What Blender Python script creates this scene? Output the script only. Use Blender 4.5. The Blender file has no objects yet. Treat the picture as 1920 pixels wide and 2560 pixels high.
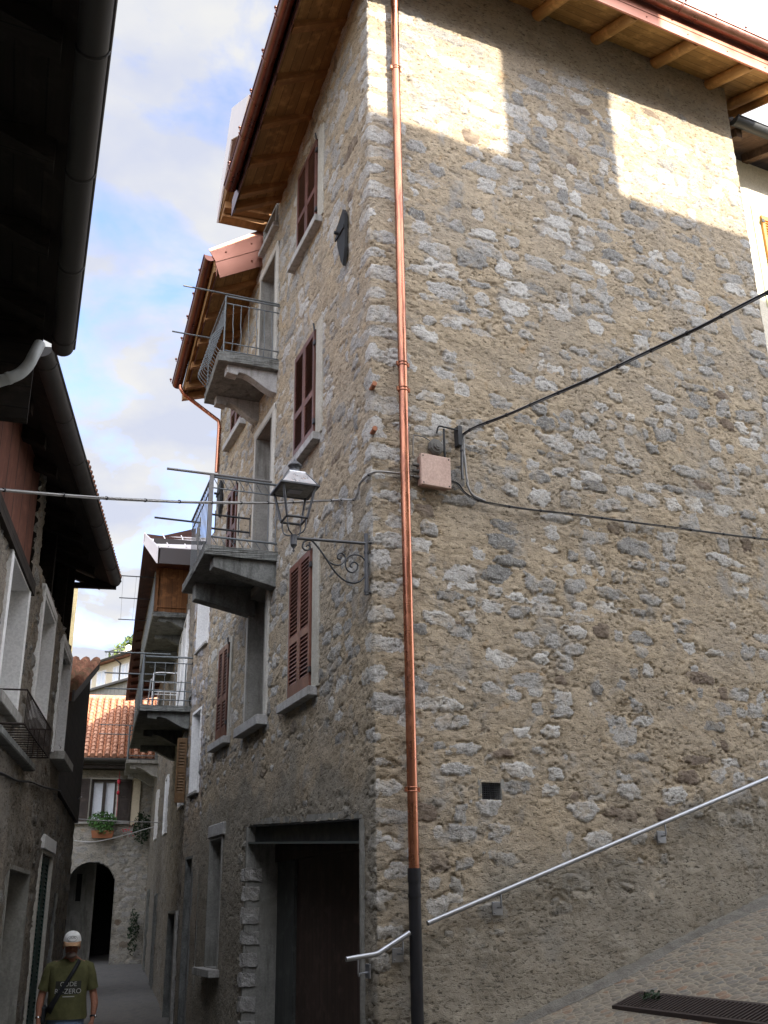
import bpy, bmesh, math, random
import numpy as np
from mathutils import Vector, Matrix

random.seed(7)
SC = bpy.context.scene
COL = SC.collection
rad = math.radians

# ------------------------------------------------------------------ camera
CAM_Z = 1.65
FPX, HPX, ROLL = 2600.0, 1000.0, 0.0143          # focal length and horizon drop for a 1920 x 2560 frame
PITCH = math.atan(HPX / FPX)
_r = Vector((1, 0, 0)); _u = Vector((0, -math.sin(PITCH), math.cos(PITCH))); _f = Vector((0, math.cos(PITCH), math.sin(PITCH)))
_c, _s = math.cos(ROLL), math.sin(ROLL)
cr = _r * _c - _u * _s
cu = _r * _s + _u * _c
camd = bpy.data.cameras.new("camera")
camd.sensor_fit = 'VERTICAL'; camd.sensor_height = 24.0
camd.lens = 24.0 * FPX / 2560.0
camd.clip_start = 0.05; camd.clip_end = 2000
cam = bpy.data.objects.new("camera", camd); COL.objects.link(cam)
M = Matrix.Identity(4)
for i in range(3):
    M[i][0] = cr[i]; M[i][1] = cu[i]; M[i][2] = -_f[i]
M[2][3] = CAM_Z
cam.matrix_world = M
SC.camera = cam

# ------------------------------------------------------------------ light and sky
SUN_EL, SUN_BEAR = rad(24.0), rad(138.8)           # bearing clockwise from +Y
SUN_DIR = Vector((math.sin(SUN_BEAR) * math.cos(SUN_EL), math.cos(SUN_BEAR) * math.cos(SUN_EL), math.sin(SUN_EL)))
sl = bpy.data.lights.new("sun", 'SUN'); sl.energy = 3.6; sl.angle = rad(0.5); sl.color = (1.0, 0.91, 0.78)
so = bpy.data.objects.new("sun", sl); COL.objects.link(so)
so.rotation_euler = (-SUN_DIR).to_track_quat('-Z', 'Y').to_euler()
so.location = SUN_DIR * 60

W = bpy.data.worlds.new("World"); SC.world = W; W.use_nodes = True
nt = W.node_tree; nt.nodes.clear()
def wn(t, **k):
    n = nt.nodes.new(t)
    for a, b in k.items(): setattr(n, a, b)
    return n
def lk(a, b): nt.links.new(a, b)
sky = wn('ShaderNodeTexSky', sky_type='NISHITA', sun_disc=False, sun_elevation=SUN_EL, sun_rotation=SUN_BEAR)
tc = wn('ShaderNodeTexCoord')
sep = wn('ShaderNodeSeparateXYZ'); lk(tc.outputs['Generated'], sep.inputs[0])
den = wn('ShaderNodeMath', operation='ADD'); lk(sep.outputs[2], den.inputs[0]); den.inputs[1].default_value = 0.25
dmx = wn('ShaderNodeMath', operation='MAXIMUM'); lk(den.outputs[0], dmx.inputs[0]); dmx.inputs[1].default_value = 0.05
dx = wn('ShaderNodeMath', operation='DIVIDE'); lk(sep.outputs[0], dx.inputs[0]); lk(dmx.outputs[0], dx.inputs[1])
dy = wn('ShaderNodeMath', operation='DIVIDE'); lk(sep.outputs[1], dy.inputs[0]); lk(dmx.outputs[0], dy.inputs[1])
cmb = wn('ShaderNodeCombineXYZ'); lk(dx.outputs[0], cmb.inputs[0]); lk(dy.outputs[0], cmb.inputs[1])
n1 = wn('ShaderNodeTexNoise'); n1.inputs['Scale'].default_value = 4.4; n1.inputs['Detail'].default_value = 6; n1.inputs['Roughness'].default_value = 0.55; n1.inputs['Distortion'].default_value = 0.25
lk(cmb.outputs[0], n1.inputs['Vector'])
cr1 = wn('ShaderNodeValToRGB'); lk(n1.outputs['Fac'], cr1.inputs[0])
cr1.color_ramp.elements[0].position = 0.355; cr1.color_ramp.elements[0].color = (0.05, 0.05, 0.05, 1)
cr1.color_ramp.elements[1].position = 0.505; cr1.color_ramp.elements[1].color = (1, 1, 1, 1)
# clouds are brighter towards the sun
dot = wn('ShaderNodeVectorMath', operation='DOT_PRODUCT'); lk(tc.outputs['Generated'], dot.inputs[0]); dot.inputs[1].default_value = SUN_DIR
mr = wn('ShaderNodeMapRange'); lk(dot.outputs['Value'], mr.inputs[0])
mr.inputs[1].default_value = -0.2; mr.inputs[2].default_value = 1.0; mr.inputs[3].default_value = 1.85; mr.inputs[4].default_value = 15.0
n2 = wn('ShaderNodeTexNoise'); n2.inputs['Scale'].default_value = 5.5; n2.inputs['Detail'].default_value = 5
lk(cmb.outputs[0], n2.inputs['Vector'])
cr2 = wn('ShaderNodeValToRGB'); lk(n2.outputs['Fac'], cr2.inputs[0])
cr2.color_ramp.elements[0].position = 0.38; cr2.color_ramp.elements[0].color = (0.78, 0.83, 0.99, 1)
cr2.color_ramp.elements[1].position = 0.60; cr2.color_ramp.elements[1].color = (1.0, 1.0, 1.0, 1)
ccol = wn('ShaderNodeVectorMath', operation='SCALE'); lk(cr2.outputs[0], ccol.inputs[0]); lk(mr.outputs[0], ccol.inputs['Scale'])
skb = wn('ShaderNodeVectorMath', operation='MULTIPLY'); lk(sky.outputs[0], skb.inputs[0]); skb.inputs[1].default_value = (0.86, 0.85, 1.06)
mx = wn('ShaderNodeMix', data_type='RGBA'); lk(cr1.outputs[0], mx.inputs[0]); lk(skb.outputs[0], mx.inputs[6]); lk(ccol.outputs[0], mx.inputs[7])
bg = wn('ShaderNodeBackground'); lk(mx.outputs[2], bg.inputs[0]); bg.inputs[1].default_value = 0.12
out = wn('ShaderNodeOutputWorld'); lk(bg.outputs[0], out.inputs[0])
SC.view_settings.view_transform = 'Standard'; SC.view_settings.look = 'None'
SC.view_settings.exposure = 2.0; SC.view_settings.gamma = 1.0; SC.view_settings.use_curve_mapping = False
SC.cycles.max_bounces = 8; SC.cycles.diffuse_bounces = 4; SC.cycles.glossy_bounces = 3
SC.cycles.use_denoising = True
try:
    SC.cycles.denoiser = 'OPENIMAGEDENOISE'
except Exception: pass
SC.cycles.sample_clamp_indirect = 6

# ------------------------------------------------------------------ frames and mesh helpers
class Frame:
    """A wall line: origin, bearing of the wall, outward normal. Local coordinates (u along, n outward, z up)."""
    def __init__(s, o, bearing, side):
        b = rad(bearing); s.o = np.array(o, float)
        s.d = np.array([math.sin(b), math.cos(b)]); s.n = np.array([s.d[1], -s.d[0]]) * side
    def pt(s, u, n, z):
        q = s.o + s.d * u + s.n * n
        return (float(q[0]), float(q[1]), float(z))
    def loc(s, p):
        v = np.array([p[0], p[1]]) - s.o
        return float(v @ s.d), float(v @ s.n), p[2]
CORNER = (-0.125, 9.999)
R = Frame(CORNER, 63.8, 1)
L = Frame(CORNER, -21.7, -1)
B2 = Frame(L.pt(9.05, 0, 0)[:2], -14.4, -1)
L2 = Frame((-3.38, 9.3), -11.5, 1)
WORLD = Frame((0, 0), 90, 1)      # u = +X, n = -Y

class MB:
    def __init__(s): s.v = []; s.f = []; s.uv = []; s.sm = []
    def add(s, verts, faces, fr=None, smooth=False, uvs=None):
        fr = fr or WORLD
        o = len(s.v); s.v += [tuple(map(float, p)) for p in verts]
        for k, f in enumerate(faces):
            s.f.append([o + i for i in f]); s.sm.append(smooth)
            if uvs is not None:
                s.uv += [uvs[i] for i in f]; continue
            P = [Vector(fr.loc(verts[i])) for i in f]
            nrm = Vector((0, 0, 0))
            for i in range(len(P)):
                a, b = P[i], P[(i + 1) % len(P)]
                nrm += Vector(((a.y - b.y) * (a.z + b.z), (a.z - b.z) * (a.x + b.x), (a.x - b.x) * (a.y + b.y)))
            ax = max(range(3), key=lambda i: abs(nrm[i]))
            i0, i1 = [(1, 2), (0, 2), (0, 1)][ax]
            s.uv += [(p[i0], p[i1]) for p in P]
    def box(s, fr, u0, u1, n0, n1, z0, z1):
        c = [fr.pt(u, n, z) for z in (z0, z1) for n in (n0, n1) for u in (u0, u1)]
        s.add(c, [(0, 2, 3, 1), (4, 5, 7, 6), (0, 1, 5, 4), (2, 6, 7, 3), (0, 4, 6, 2), (1, 3, 7, 5)], fr)
    def hexa(s, pts, fr=None):
        s.add(pts, [(0, 3, 2, 1), (4, 5, 6, 7), (0, 1, 5, 4), (1, 2, 6, 5), (2, 3, 7, 6), (3, 0, 4, 7)], fr)
    def quad(s, pts, fr=None): s.add(pts, [tuple(range(len(pts)))], fr)
    def prism(s, fr, poly, n0, n1):
        k = len(poly)
        v = [fr.pt(u, n0, z) for u, z in poly] + [fr.pt(u, n1, z) for u, z in poly]
        s.add(v, [tuple(range(k)), tuple(range(2 * k - 1, k - 1, -1))] + [(i, i + k, (i + 1) % k + k, (i + 1) % k) for i in range(k)], fr)
    def prof(s, fr, poly, u0, u1):
        k = len(poly)
        v = [fr.pt(u0, n, z) for n, z in poly] + [fr.pt(u1, n, z) for n, z in poly]
        s.add(v, [tuple(range(k)), tuple(range(2 * k - 1, k - 1, -1))] + [(i, i + k, (i + 1) % k + k, (i + 1) % k) for i in range(k)], fr)
    def tube(s, pts, r, seg=8, cap=True, closed=False):
        P = [Vector(p) for p in pts]; n = len(P)
        rr = r if isinstance(r, (list, tuple)) else [r] * n
        T = []
        for i in range(n):
            if closed: t = P[(i + 1) % n] - P[i - 1]
            else: t = P[min(i + 1, n - 1)] - P[max(i - 1, 0)]
            T.append(t.normalized())
        a = T[0].cross(Vector((0, 0, 1)))
        if a.length < 1e-3: a = T[0].cross(Vector((1, 0, 0)))
        a.normalize(); v = []; uv = []; acc = 0
        for i in range(n):
            a = (a - T[i] * a.dot(T[i]))
            if a.length < 1e-6: a = T[i].cross(Vector((0, 1, 0)))
            a.normalize(); b = T[i].cross(a)
            if i: acc += (P[i] - P[i - 1]).length
            for k in range(seg):
                th = 2 * math.pi * k / seg
                v.append(P[i] + (a * math.cos(th) + b * math.sin(th)) * rr[i]); uv.append((acc, k / seg * 6.28 * rr[i]))
        f = []
        for i in range(n if closed else n - 1):
            j = (i + 1) % n
            for k in range(seg):
                k2 = (k + 1) % seg
                f.append((i * seg + k, i * seg + k2, j * seg + k2, j * seg + k))
        s.add(v, f, None, True, uv)
        if cap and not closed:
            s.add(v[:seg], [tuple(range(seg - 1, -1, -1))], None, False, uv[:seg])
            s.add(v[-seg:], [tuple(range(seg))], None, False, uv[-seg:])
    def lathe(s, c, prof, seg=20, smooth=True):
        v = []; f = []
        for r, z in prof:
            for k in range(seg):
                th = 2 * math.pi * k / seg
                v.append((c[0] + r * math.cos(th), c[1] + r * math.sin(th), c[2] + z))
        for i in range(len(prof) - 1):
            for k in range(seg):
                k2 = (k + 1) % seg
                f.append((i * seg + k, i * seg + k2, (i + 1) * seg + k2, (i + 1) * seg + k))
        s.add(v, f, None, smooth)
        s.add(v[:seg], [tuple(range(seg - 1, -1, -1))]); s.add(v[-seg:], [tuple(range(seg))])
    def ball(s, c, r, seg=10, ring=6, sx=1, sy=1, sz=1):
        v = []; f = []
        for i in range(ring + 1):
            ph = math.pi * i / ring
            for k in range(seg):
                th = 2 * math.pi * k / seg
                v.append((c[0] + sx * r * math.sin(ph) * math.cos(th), c[1] + sy * r * math.sin(ph) * math.sin(th), c[2] - sz * r * math.cos(ph)))
        for i in range(ring):
            for k in range(seg):
                k2 = (k + 1) % seg
                f.append((i * seg + k, i * seg + k2, (i + 1) * seg + k2, (i + 1) * seg + k))
        s.add(v, f, None, True)
    def mesh(s, name, mat):
        me = bpy.data.meshes.new(name)
        me.from_pydata(s.v, [], s.f)
        uvl = me.uv_layers.new(name="UVMap")
        uvl.data.foreach_set('uv', [c for p in s.uv for c in p])
        me.polygons.foreach_set('use_smooth', s.sm)
        me.materials.append(mat); me.update()
        return me
    def build(s, name, mat, parent=None, bevel=0.0):
        o = bpy.data.objects.new(name, s.mesh(name, mat))
        return attach(o, parent, bevel)

def attach(o, parent=None, bevel=0.0):
    COL.objects.link(o)
    if parent is not None:
        o.parent = parent
        base = parent
        while base.parent is not None: base = base.parent
        if parent.type == 'EMPTY': o.matrix_parent_inverse = Matrix.Translation(-Vector(parent.location))
    if bevel:
        m = o.modifiers.new("bevel", 'BEVEL'); m.width = bevel; m.segments = 1; m.limit_method = 'ANGLE'
    return o

def thing(name, label, cat, loc, group=None, kind=None):
    o = bpy.data.objects.new(name, None); COL.objects.link(o)
    o.location = loc; o.empty_display_size = 0.2
    o['label'] = label; o['category'] = cat
    if group: o['group'] = group
    if kind: o['kind'] = kind
    return o
def tag(o, label, cat, group=None, kind=None):
    o['label'] = label; o['category'] = cat
    if group: o['group'] = group
    if kind: o['kind'] = kind
    return o

# ------------------------------------------------------------------ materials
class NT:
    def __init__(s, name):
        s.m = bpy.data.materials.new(name); s.m.use_nodes = True
        s.t = s.m.node_tree; s.t.nodes.clear()
        s.o = s.n('ShaderNodeOutputMaterial'); s.b = s.n('ShaderNodeBsdfPrincipled')
        s.l(s.b.outputs[0], s.o.inputs[0])
    def n(s, t, **k):
        x = s.t.nodes.new(t)
        for a, b in k.items(): setattr(x, a, b)
        return x
    def l(s, a, b): s.t.links.new(a, b)
    def coord(s, kind='Object', scale=(1, 1, 1)):
        tc = s.n('ShaderNodeTexCoord'); mp = s.n('ShaderNodeMapping'); mp.inputs['Scale'].default_value = scale
        s.l(tc.outputs[kind], mp.inputs[0]); return mp.outputs[0]
    def noise(s, vec, scale, detail=4, rough=0.55, dist=0.0):
        x = s.n('ShaderNodeTexNoise'); x.inputs['Scale'].default_value = scale; x.inputs['Detail'].default_value = detail
        x.inputs['Roughness'].default_value = rough; x.inputs['Distortion'].default_value = dist
        s.l(vec, x.inputs['Vector']); return x.outputs['Fac']
    def ramp(s, fac, stops):
        x = s.n('ShaderNodeValToRGB'); s.l(fac, x.inputs[0]); e = x.color_ramp.elements
        while len(e) < len(stops): e.new(0.5)
        for i, (p, c) in enumerate(stops):
            e[i].position = p; e[i].color = (c, c, c, 1) if isinstance(c, (int, float)) else (*c, 1)
        return x.outputs[0]
    def mix(s, fac, a, b, mode='MIX'):
        x = s.n('ShaderNodeMix', data_type='RGBA', blend_type=mode)
        for sock, v in ((x.inputs[0], fac), (x.inputs[6], a), (x.inputs[7], b)):
            if isinstance(v, (int, float)): sock.default_value = v if sock == x.inputs[0] else (v, v, v, 1)
            elif isinstance(v, tuple): sock.default_value = (*v, 1)
            else: s.l(v, sock)
        return x.outputs[2]
    def math(s, op, a, b=0.0, clamp=False):
        x = s.n('ShaderNodeMath', operation=op, use_clamp=clamp)
        for sock, v in ((x.inputs[0], a), (x.inputs[1], b)):
            if isinstance(v, (int, float)): sock.default_value = v
            else: s.l(v, sock)
        return x.outputs[0]
    def bump(s, h, strength=0.5, dist=0.02, prev=None):
        x = s.n('ShaderNodeBump'); x.inputs['Strength'].default_value = strength; x.inputs['Distance'].default_value = dist
        s.l(h, x.inputs['Height'])
        if prev is not None: s.l(prev, x.inputs['Normal'])
        s.l(x.outputs[0], s.b.inputs['Normal']); return x.outputs[0]
    def set(s, color=None, rough=0.8, metal=0.0, spec=0.3):
        if color is not None:
            if isinstance(color, tuple): s.b.inputs['Base Color'].default_value = (*color, 1)
            else: s.l(color, s.b.inputs['Base Color'])
        if isinstance(rough, (int, float)): s.b.inputs['Roughness'].default_value = rough
        else: s.l(rough, s.b.inputs['Roughness'])
        s.b.inputs['Metallic'].default_value = metal
        s.b.inputs['Specular IOR Level'].default_value = spec
        return s.m

def mat_rubble(name, mortar=((0.25, 0.20, 0.135), (0.385, 0.316, 0.222)), stone=((0.19, 0.185, 0.172), (0.50, 0.482, 0.445)), dirt_shade=(0.14, 0.128, 0.104)):
    """Rubble masonry: which stone, its tone, dirt and plaster come from the mesh attribute 'wd'."""
    k = NT(name); v = k.coord()
    at = k.n('ShaderNodeAttribute', attribute_name='wd'); sp = k.n('ShaderNodeSeparateColor'); k.l(at.outputs['Color'], sp.inputs[0])
    al = at.outputs['Alpha']
    vs = k.coord('Object', (1, 1, 2.3))
    fine = k.noise(v, 38, 5, 0.65); micro = k.noise(v, 120, 3, 0.7); mid = k.noise(v, 7, 4, 0.6); big = k.noise(v, 1.1, 3, 0.5)
    pit = k.noise(vs, 17, 5, 0.68, 0.3); strk = k.noise(vs, 6, 5, 0.7, 0.6)
    # sharpen the stone mask with fine noise
    m = k.math('ADD', sp.outputs[0], k.math('ADD', k.math('MULTIPLY', k.math('SUBTRACT', fine, 0.5), 0.7), k.math('MULTIPLY', k.math('SUBTRACT', pit, 0.5), 0.55)))
    m = k.math('MULTIPLY', k.ramp(m, [(0.46, 0.0), (0.60, 1.0)]), k.ramp(k.noise(v, 4.3, 4, 0.65, 0.5), [(0.34, 0.30), (0.52, 1.0)]))
    mc = k.mix(k.ramp(mid, [(0.3, 0.0), (0.72, 1.0)]), mortar[0], mortar[1])
    mc = k.mix(k.ramp(strk, [(0.42, 0.0), (0.62, 0.75)]), mc, tuple(x * 1.22 for x in mortar[1]))
    mc = k.mix(k.ramp(big, [(0.40, 0.0), (0.65, 0.6)]), mc, k.mix(0.6, mc, (0.25, 0.23, 0.20)))
    mc = k.mix(k.ramp(fine, [(0.56, 0.0), (0.72, 0.7)]), mc, tuple(min(1, x * 1.5) for x in mortar[1]))
    pm = k.math('MAXIMUM', k.ramp(pit, [(0.36, 0.85), (0.44, 0.0)]), k.ramp(micro, [(0.36, 0.6), (0.47, 0.0)]))
    mc = k.mix(pm, mc, tuple(x * 0.36 for x in mortar[0]))
    gp = k.noise(v, 1.9, 5, 0.65, 0.5)
    mc = k.mix(k.ramp(gp, [(0.56, 0.0), (0.66, 0.7)]), mc, k.mix(fine, (0.16, 0.155, 0.14), (0.36, 0.35, 0.33)))
    # ochre and rusty spots
    och = k.noise(v, 3.1, 4, 0.6, 0.6)
    mc = k.mix(k.ramp(och, [(0.64, 0.0), (0.74, 0.4)]), mc, (0.40, 0.24, 0.09))
    sc = k.mix(sp.outputs[1], stone[0], stone[1])
    grain = k.noise(v, 62, 3, 0.78)
    sc = k.mix(k.ramp(grain, [(0.36, 0.7), (0.50, 0.0)]), sc, k.mix(0.6, sc, (0.06, 0.06, 0.06)))
    sc = k.mix(k.ramp(grain, [(0.55, 0.0), (0.68, 0.55)]), sc, (0.64, 0.63, 0.61))
    sc = k.mix(k.ramp(pit, [(0.34, 0.6), (0.46, 0.0)]), sc, tuple(x * 0.5 for x in stone[0]))
    # a few brown stones: tone above 1 is packed in alpha
    sc = k.mix(k.ramp(al, [(0.55, 0.0), (0.75, 0.85)]), sc, k.mix(micro, (0.05, 0.036, 0.026), (0.20, 0.135, 0.085)))
    sc = k.mix(k.ramp(mid, [(0.55, 0.0), (0.75, 0.5)]), sc, k.mix(0.5, sc, (0.28, 0.24, 0.17)))
    c = k.mix(m, mc, sc)
    dz = k.math('ADD', sp.outputs[2], k.math('MULTIPLY', k.math('SUBTRACT', mid, 0.5), k.math('MULTIPLY', sp.outputs[2], 1.2)), True)
    dc = k.mix(k.ramp(mid, [(0.3, 0.0), (0.75, 1.0)]), dirt_shade, tuple(min(1, x * 2.0) for x in dirt_shade))
    lite = k.noise(v, 1.7, 5, 0.65, 0.7)
    dc = k.mix(k.ramp(lite, [(0.48, 0.0), (0.64, 0.85)]), dc, tuple(min(1, x * 2.2) for x in dirt_shade))
    dc = k.mix(k.ramp(lite, [(0.30, 0.6), (0.42, 0.0)]), dc, tuple(x * 0.6 for x in dirt_shade))
    dc = k.mix(k.ramp(strk, [(0.44, 0.0), (0.60, 0.8)]), dc, tuple(min(1, x * 1.7) for x in dirt_shade))
    dc = k.mix(k.ramp(och, [(0.60, 0.0), (0.72, 0.8)]), dc, tuple(min(1, x * 2.9) for x in dirt_shade))
    dc = k.mix(k.ramp(pit, [(0.36, 0.8), (0.46, 0.0)]), dc, tuple(x * 0.35 for x in dirt_shade))
    c = k.mix(k.math('MULTIPLY', dz, 0.80), c, dc)
    h = k.math('ADD', k.math('ADD', k.math('MULTIPLY', fine, 0.8), k.math('MULTIPLY', micro, 0.5)), k.math('MULTIPLY', k.ramp(pit, [(0.30, 0.0), (0.5, 1.0)]), 0.9))
    k.bump(h, 0.6, 0.020)
    return k.set(c, 0.92, 0, 0.2)

def mat_rough(name, c0, c1, scale=5, rough=0.9, bump=0.4, fine=40, dist=0.012, stain=None, spec=0.25, coord='Object', stretch=(1, 1, 1)):
    k = NT(name); v = k.coord(coord, stretch)
    a = k.noise(v, scale, 5, 0.6); b = k.noise(v, fine, 4, 0.65)
    c = k.mix(k.ramp(a, [(0.3, 0.0), (0.72, 1.0)]), c0, c1)
    c = k.mix(k.ramp(b, [(0.4, 0.35), (0.6, 0.0)]), c, tuple(x * 0.55 for x in c0))
    if stain:
        w = k.noise(v, 1.7, 5, 0.65, 0.8)
        c = k.mix(k.ramp(w, [(0.55, 0.0), (0.72, 0.8)]), c, stain)
        st = k.noise(k.coord('Object', (1, 1, 0.16)), 9, 4, 0.65)
        c = k.mix(k.ramp(st, [(0.52, 0.0), (0.66, 0.65)]), c, tuple(x * 0.7 for x in stain))
    k.bump(k.math('ADD', a, b), bump, dist)
    return k.set(c, rough, 0, spec)

def mat_wood(name, c0, c1, rough=0.6, grain=(1.2, 30, 30), board=0.0, bump=0.25, axis=1, spec=0.3):
    """Grain runs along UV u; board = plank width across UV v."""
    k = NT(name); tcn = k.n('ShaderNodeTexCoord')
    mp = k.n('ShaderNodeMapping'); k.l(tcn.outputs['UV'], mp.inputs[0])
    mp.inputs['Scale'].default_value = (grain[0], grain[1], 1) if axis == 0 else (grain[1], grain[0], 1)
    a = k.noise(mp.outputs[0], 1.0, 5, 0.65, 0.4)
    big = k.noise(tcn.outputs['Object'], 1.6, 3, 0.5)
    c = k.mix(k.ramp(a, [(0.3, 0.0), (0.7, 1.0)]), c0, c1)
    c = k.mix(k.ramp(big, [(0.35, 0.45), (0.65, 0.0)]), c, tuple(x * 0.5 for x in c0))
    h = a
    if board:
        s2 = k.n('ShaderNodeSeparateXYZ'); k.l(tcn.outputs['UV'], s2.inputs[0])
        t = k.math('DIVIDE', s2.outputs[1 if axis == 0 else 0], board)
        fr = k.math('FRACT', t); fl = k.math('FLOOR', t)
        wn_ = k.n('ShaderNodeTexWhiteNoise', noise_dimensions='1D'); k.l(fl, wn_.inputs['W'])
        c = k.mix(k.math('MULTIPLY', wn_.outputs['Value'], 0.5), c, tuple(x * 0.62 for x in c0))
        gap = k.ramp(k.math('ABSOLUTE', k.math('SUBTRACT', fr, 0.5)), [(0.455, 0.0), (0.49, 1.0)])
        c = k.mix(k.math('MULTIPLY', gap, 0.85), c, tuple(x * 0.18 for x in c0))
        h = k.math('SUBTRACT', a, k.math('MULTIPLY', gap, 3.0))
    fade = k.noise(tcn.outputs["Object"], 5.5, 4, 0.65)
    c = k.mix(k.ramp(fade, [(0.52, 0.0), (0.68, 0.45)]), c, tuple(min(1, x * 1.45 + 0.008) for x in c1))
    k.bump(h, bump, 0.006)
    return k.set(c, rough, 0, spec)

def mat_metal(name, color, rough=0.35, metal=1.0, var=0.25, scale=6, bump=0.02, tint=None, streak=None):
    k = NT(name); v = k.coord()
    a = k.noise(v, scale, 5, 0.6)
    c = k.mix(k.ramp(a, [(0.3, 0.0), (0.7, 1.0)]), tuple(x * (1 - var) for x in color), color)
    if tint:
        b = k.noise(v, scale * 0.35, 4, 0.6, 0.5)
        c = k.mix(k.ramp(b, [(0.45, 0.0), (0.7, 0.7)]), c, tint)
    if streak:
        w = k.noise(k.coord('Object', (1, 1, 0.10)), 28, 4, 0.6); z_ = k.noise(k.coord('Object', (0.4, 0.4, 1)), 0.9, 3, 0.6)
        c = k.mix(k.math('MULTIPLY', k.ramp(w, [(0.45, 0.0), (0.62, 0.85)]), k.ramp(z_, [(0.38, 0.35), (0.6, 1.0)])), c, streak)
    r = k.ramp(a, [(0.25, max(0.05, rough - 0.1)), (0.75, min(1, rough + 0.12))])
    k.bump(a, bump, 0.01)
    return k.set(c, r, metal, 0.5)

def mat_plain(name, color, rough=0.7, metal=0.0, var=0.2, scale=20):
    k = NT(name); v = k.coord()
    a = k.noise(v, scale, 4, 0.6)
    c = k.mix(a, tuple(x * (1 - var) for x in color), tuple(min(1, x * (1 + var)) for x in color))
    k.bump(a, 0.1, 0.003)
    return k.set(c, rough, metal, 0.3)

def mat_tiles(name, c0, c1, cw=0.22, ch=0.30, dark=(0.05, 0.02, 0.012)):
    """Clay roof tiles in UV space: u along the eave, v up the slope."""
    k = NT(name); tcn = k.n('ShaderNodeTexCoord'); s2 = k.n('ShaderNodeSeparateXYZ'); k.l(tcn.outputs['UV'], s2.inputs[0])
    fu = k.math('DIVIDE', s2.outputs[0], cw); fv = k.math('DIVIDE', s2.outputs[1], ch)
    cb = k.n('ShaderNodeCombineXYZ'); k.l(k.math('FLOOR', fu), cb.inputs[0]); k.l(k.math('FLOOR', fv), cb.inputs[1])
    wn_ = k.n('ShaderNodeTexWhiteNoise', noise_dimensions='2D'); k.l(cb.outputs[0], wn_.inputs['Vector'])
    c = k.mix(wn_.outputs['Value'], c0, c1)
    big = k.noise(tcn.outputs['Object'], 1.3, 4, 0.6)
    c = k.mix(k.ramp(big, [(0.5, 0.0), (0.7, 0.6)]), c, tuple(x * 0.55 for x in c0))
    vv = k.math('FRACT', fv); uu = k.math('FRACT', fu)
    edge = k.ramp(vv, [(0.0, 1.0), (0.16, 0.0)])
    side = k.ramp(k.math('ABSOLUTE', k.math('SUBTRACT', uu, 0.5)), [(0.36, 0.0), (0.5, 0.8)])
    e = k.math('MAXIMUM', edge, side)
    c = k.mix(k.math('MULTIPLY', e, 0.75), c, dark)
    k.bump(k.math('SUBTRACT', k.math('MULTIPLY', vv, -0.5), e), 0.8, 0.03)
    return k.set(c, 0.85, 0, 0.2)

def mat_cobble(name, scale, cols, joint=(0.16, 0.145, 0.12), bump=0.6, jw=0.06, patch=0.3):
    k = NT(name); v = k.coord()
    n0 = k.n('ShaderNodeTexNoise'); n0.inputs['Scale'].default_value = 2.0; k.l(v, n0.inputs['Vector'])
    vv = k.n('ShaderNodeVectorMath', operation='MULTIPLY_ADD'); k.l(n0.outputs['Color'], vv.inputs[0]); vv.inputs[1].default_value = (0.08, 0.08, 0); k.l(v, vv.inputs[2])
    vo = k.n('ShaderNodeTexVoronoi', feature='F1', distance='CHEBYCHEV'); vo.inputs['Scale'].default_value = scale; vo.inputs['Randomness'].default_value = 0.55; k.l(vv.outputs[0], vo.inputs['Vector'])
    ve = k.n('ShaderNodeTexVoronoi', feature='DISTANCE_TO_EDGE'); ve.inputs['Scale'].default_value = scale; ve.inputs['Randomness'].default_value = 0.55; k.l(vv.outputs[0], ve.inputs['Vector'])
    sp = k.n('ShaderNodeSeparateColor'); k.l(vo.outputs['Color'], sp.inputs[0])
    stops = [((i + 0.5) / len(cols), c) for i, c in enumerate(cols)]
    c = k.ramp(sp.outputs[0], stops)
    fine = k.noise(v, 45, 4, 0.65); big = k.noise(v, 0.9, 4, 0.6)
    c = k.mix(k.ramp(fine, [(0.35, 0.45), (0.6, 0.0)]), c, (0.05, 0.045, 0.04))
    j = k.ramp(ve.outputs['Distance'], [(jw * 0.4, 1.0), (jw * 1.6, 0.0)])
    j2 = k.math('MAXIMUM', j, k.ramp(big, [(0.5, 0.0), (0.65, patch)]))
    c = k.mix(j2, c, k.mix(fine, tuple(x * 0.7 for x in joint), tuple(x * 1.35 for x in joint)))
    h = k.math('ADD', k.math('MULTIPLY', ve.outputs['Distance'], 1.5, True), k.math('MULTIPLY', fine, 0.25))
    k.bump(h, bump, 0.03)
    return k.set(c, 0.85, 0, 0.3)

def mat_glass(name, tint=(0.02, 0.025, 0.03)):
    k = NT(name); return k.set(tint, 0.06, 0, 0.8)

def mat_leaf(name, c0, c1):
    k = NT(name); v = k.coord()
    a = k.noise(v, 11, 3, 0.6)
    c = k.mix(k.ramp(a, [(0.3, 0.0), (0.7, 1.0)]), c0, c1)
    return k.set(c, 0.6, 0, 0.3)

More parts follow.
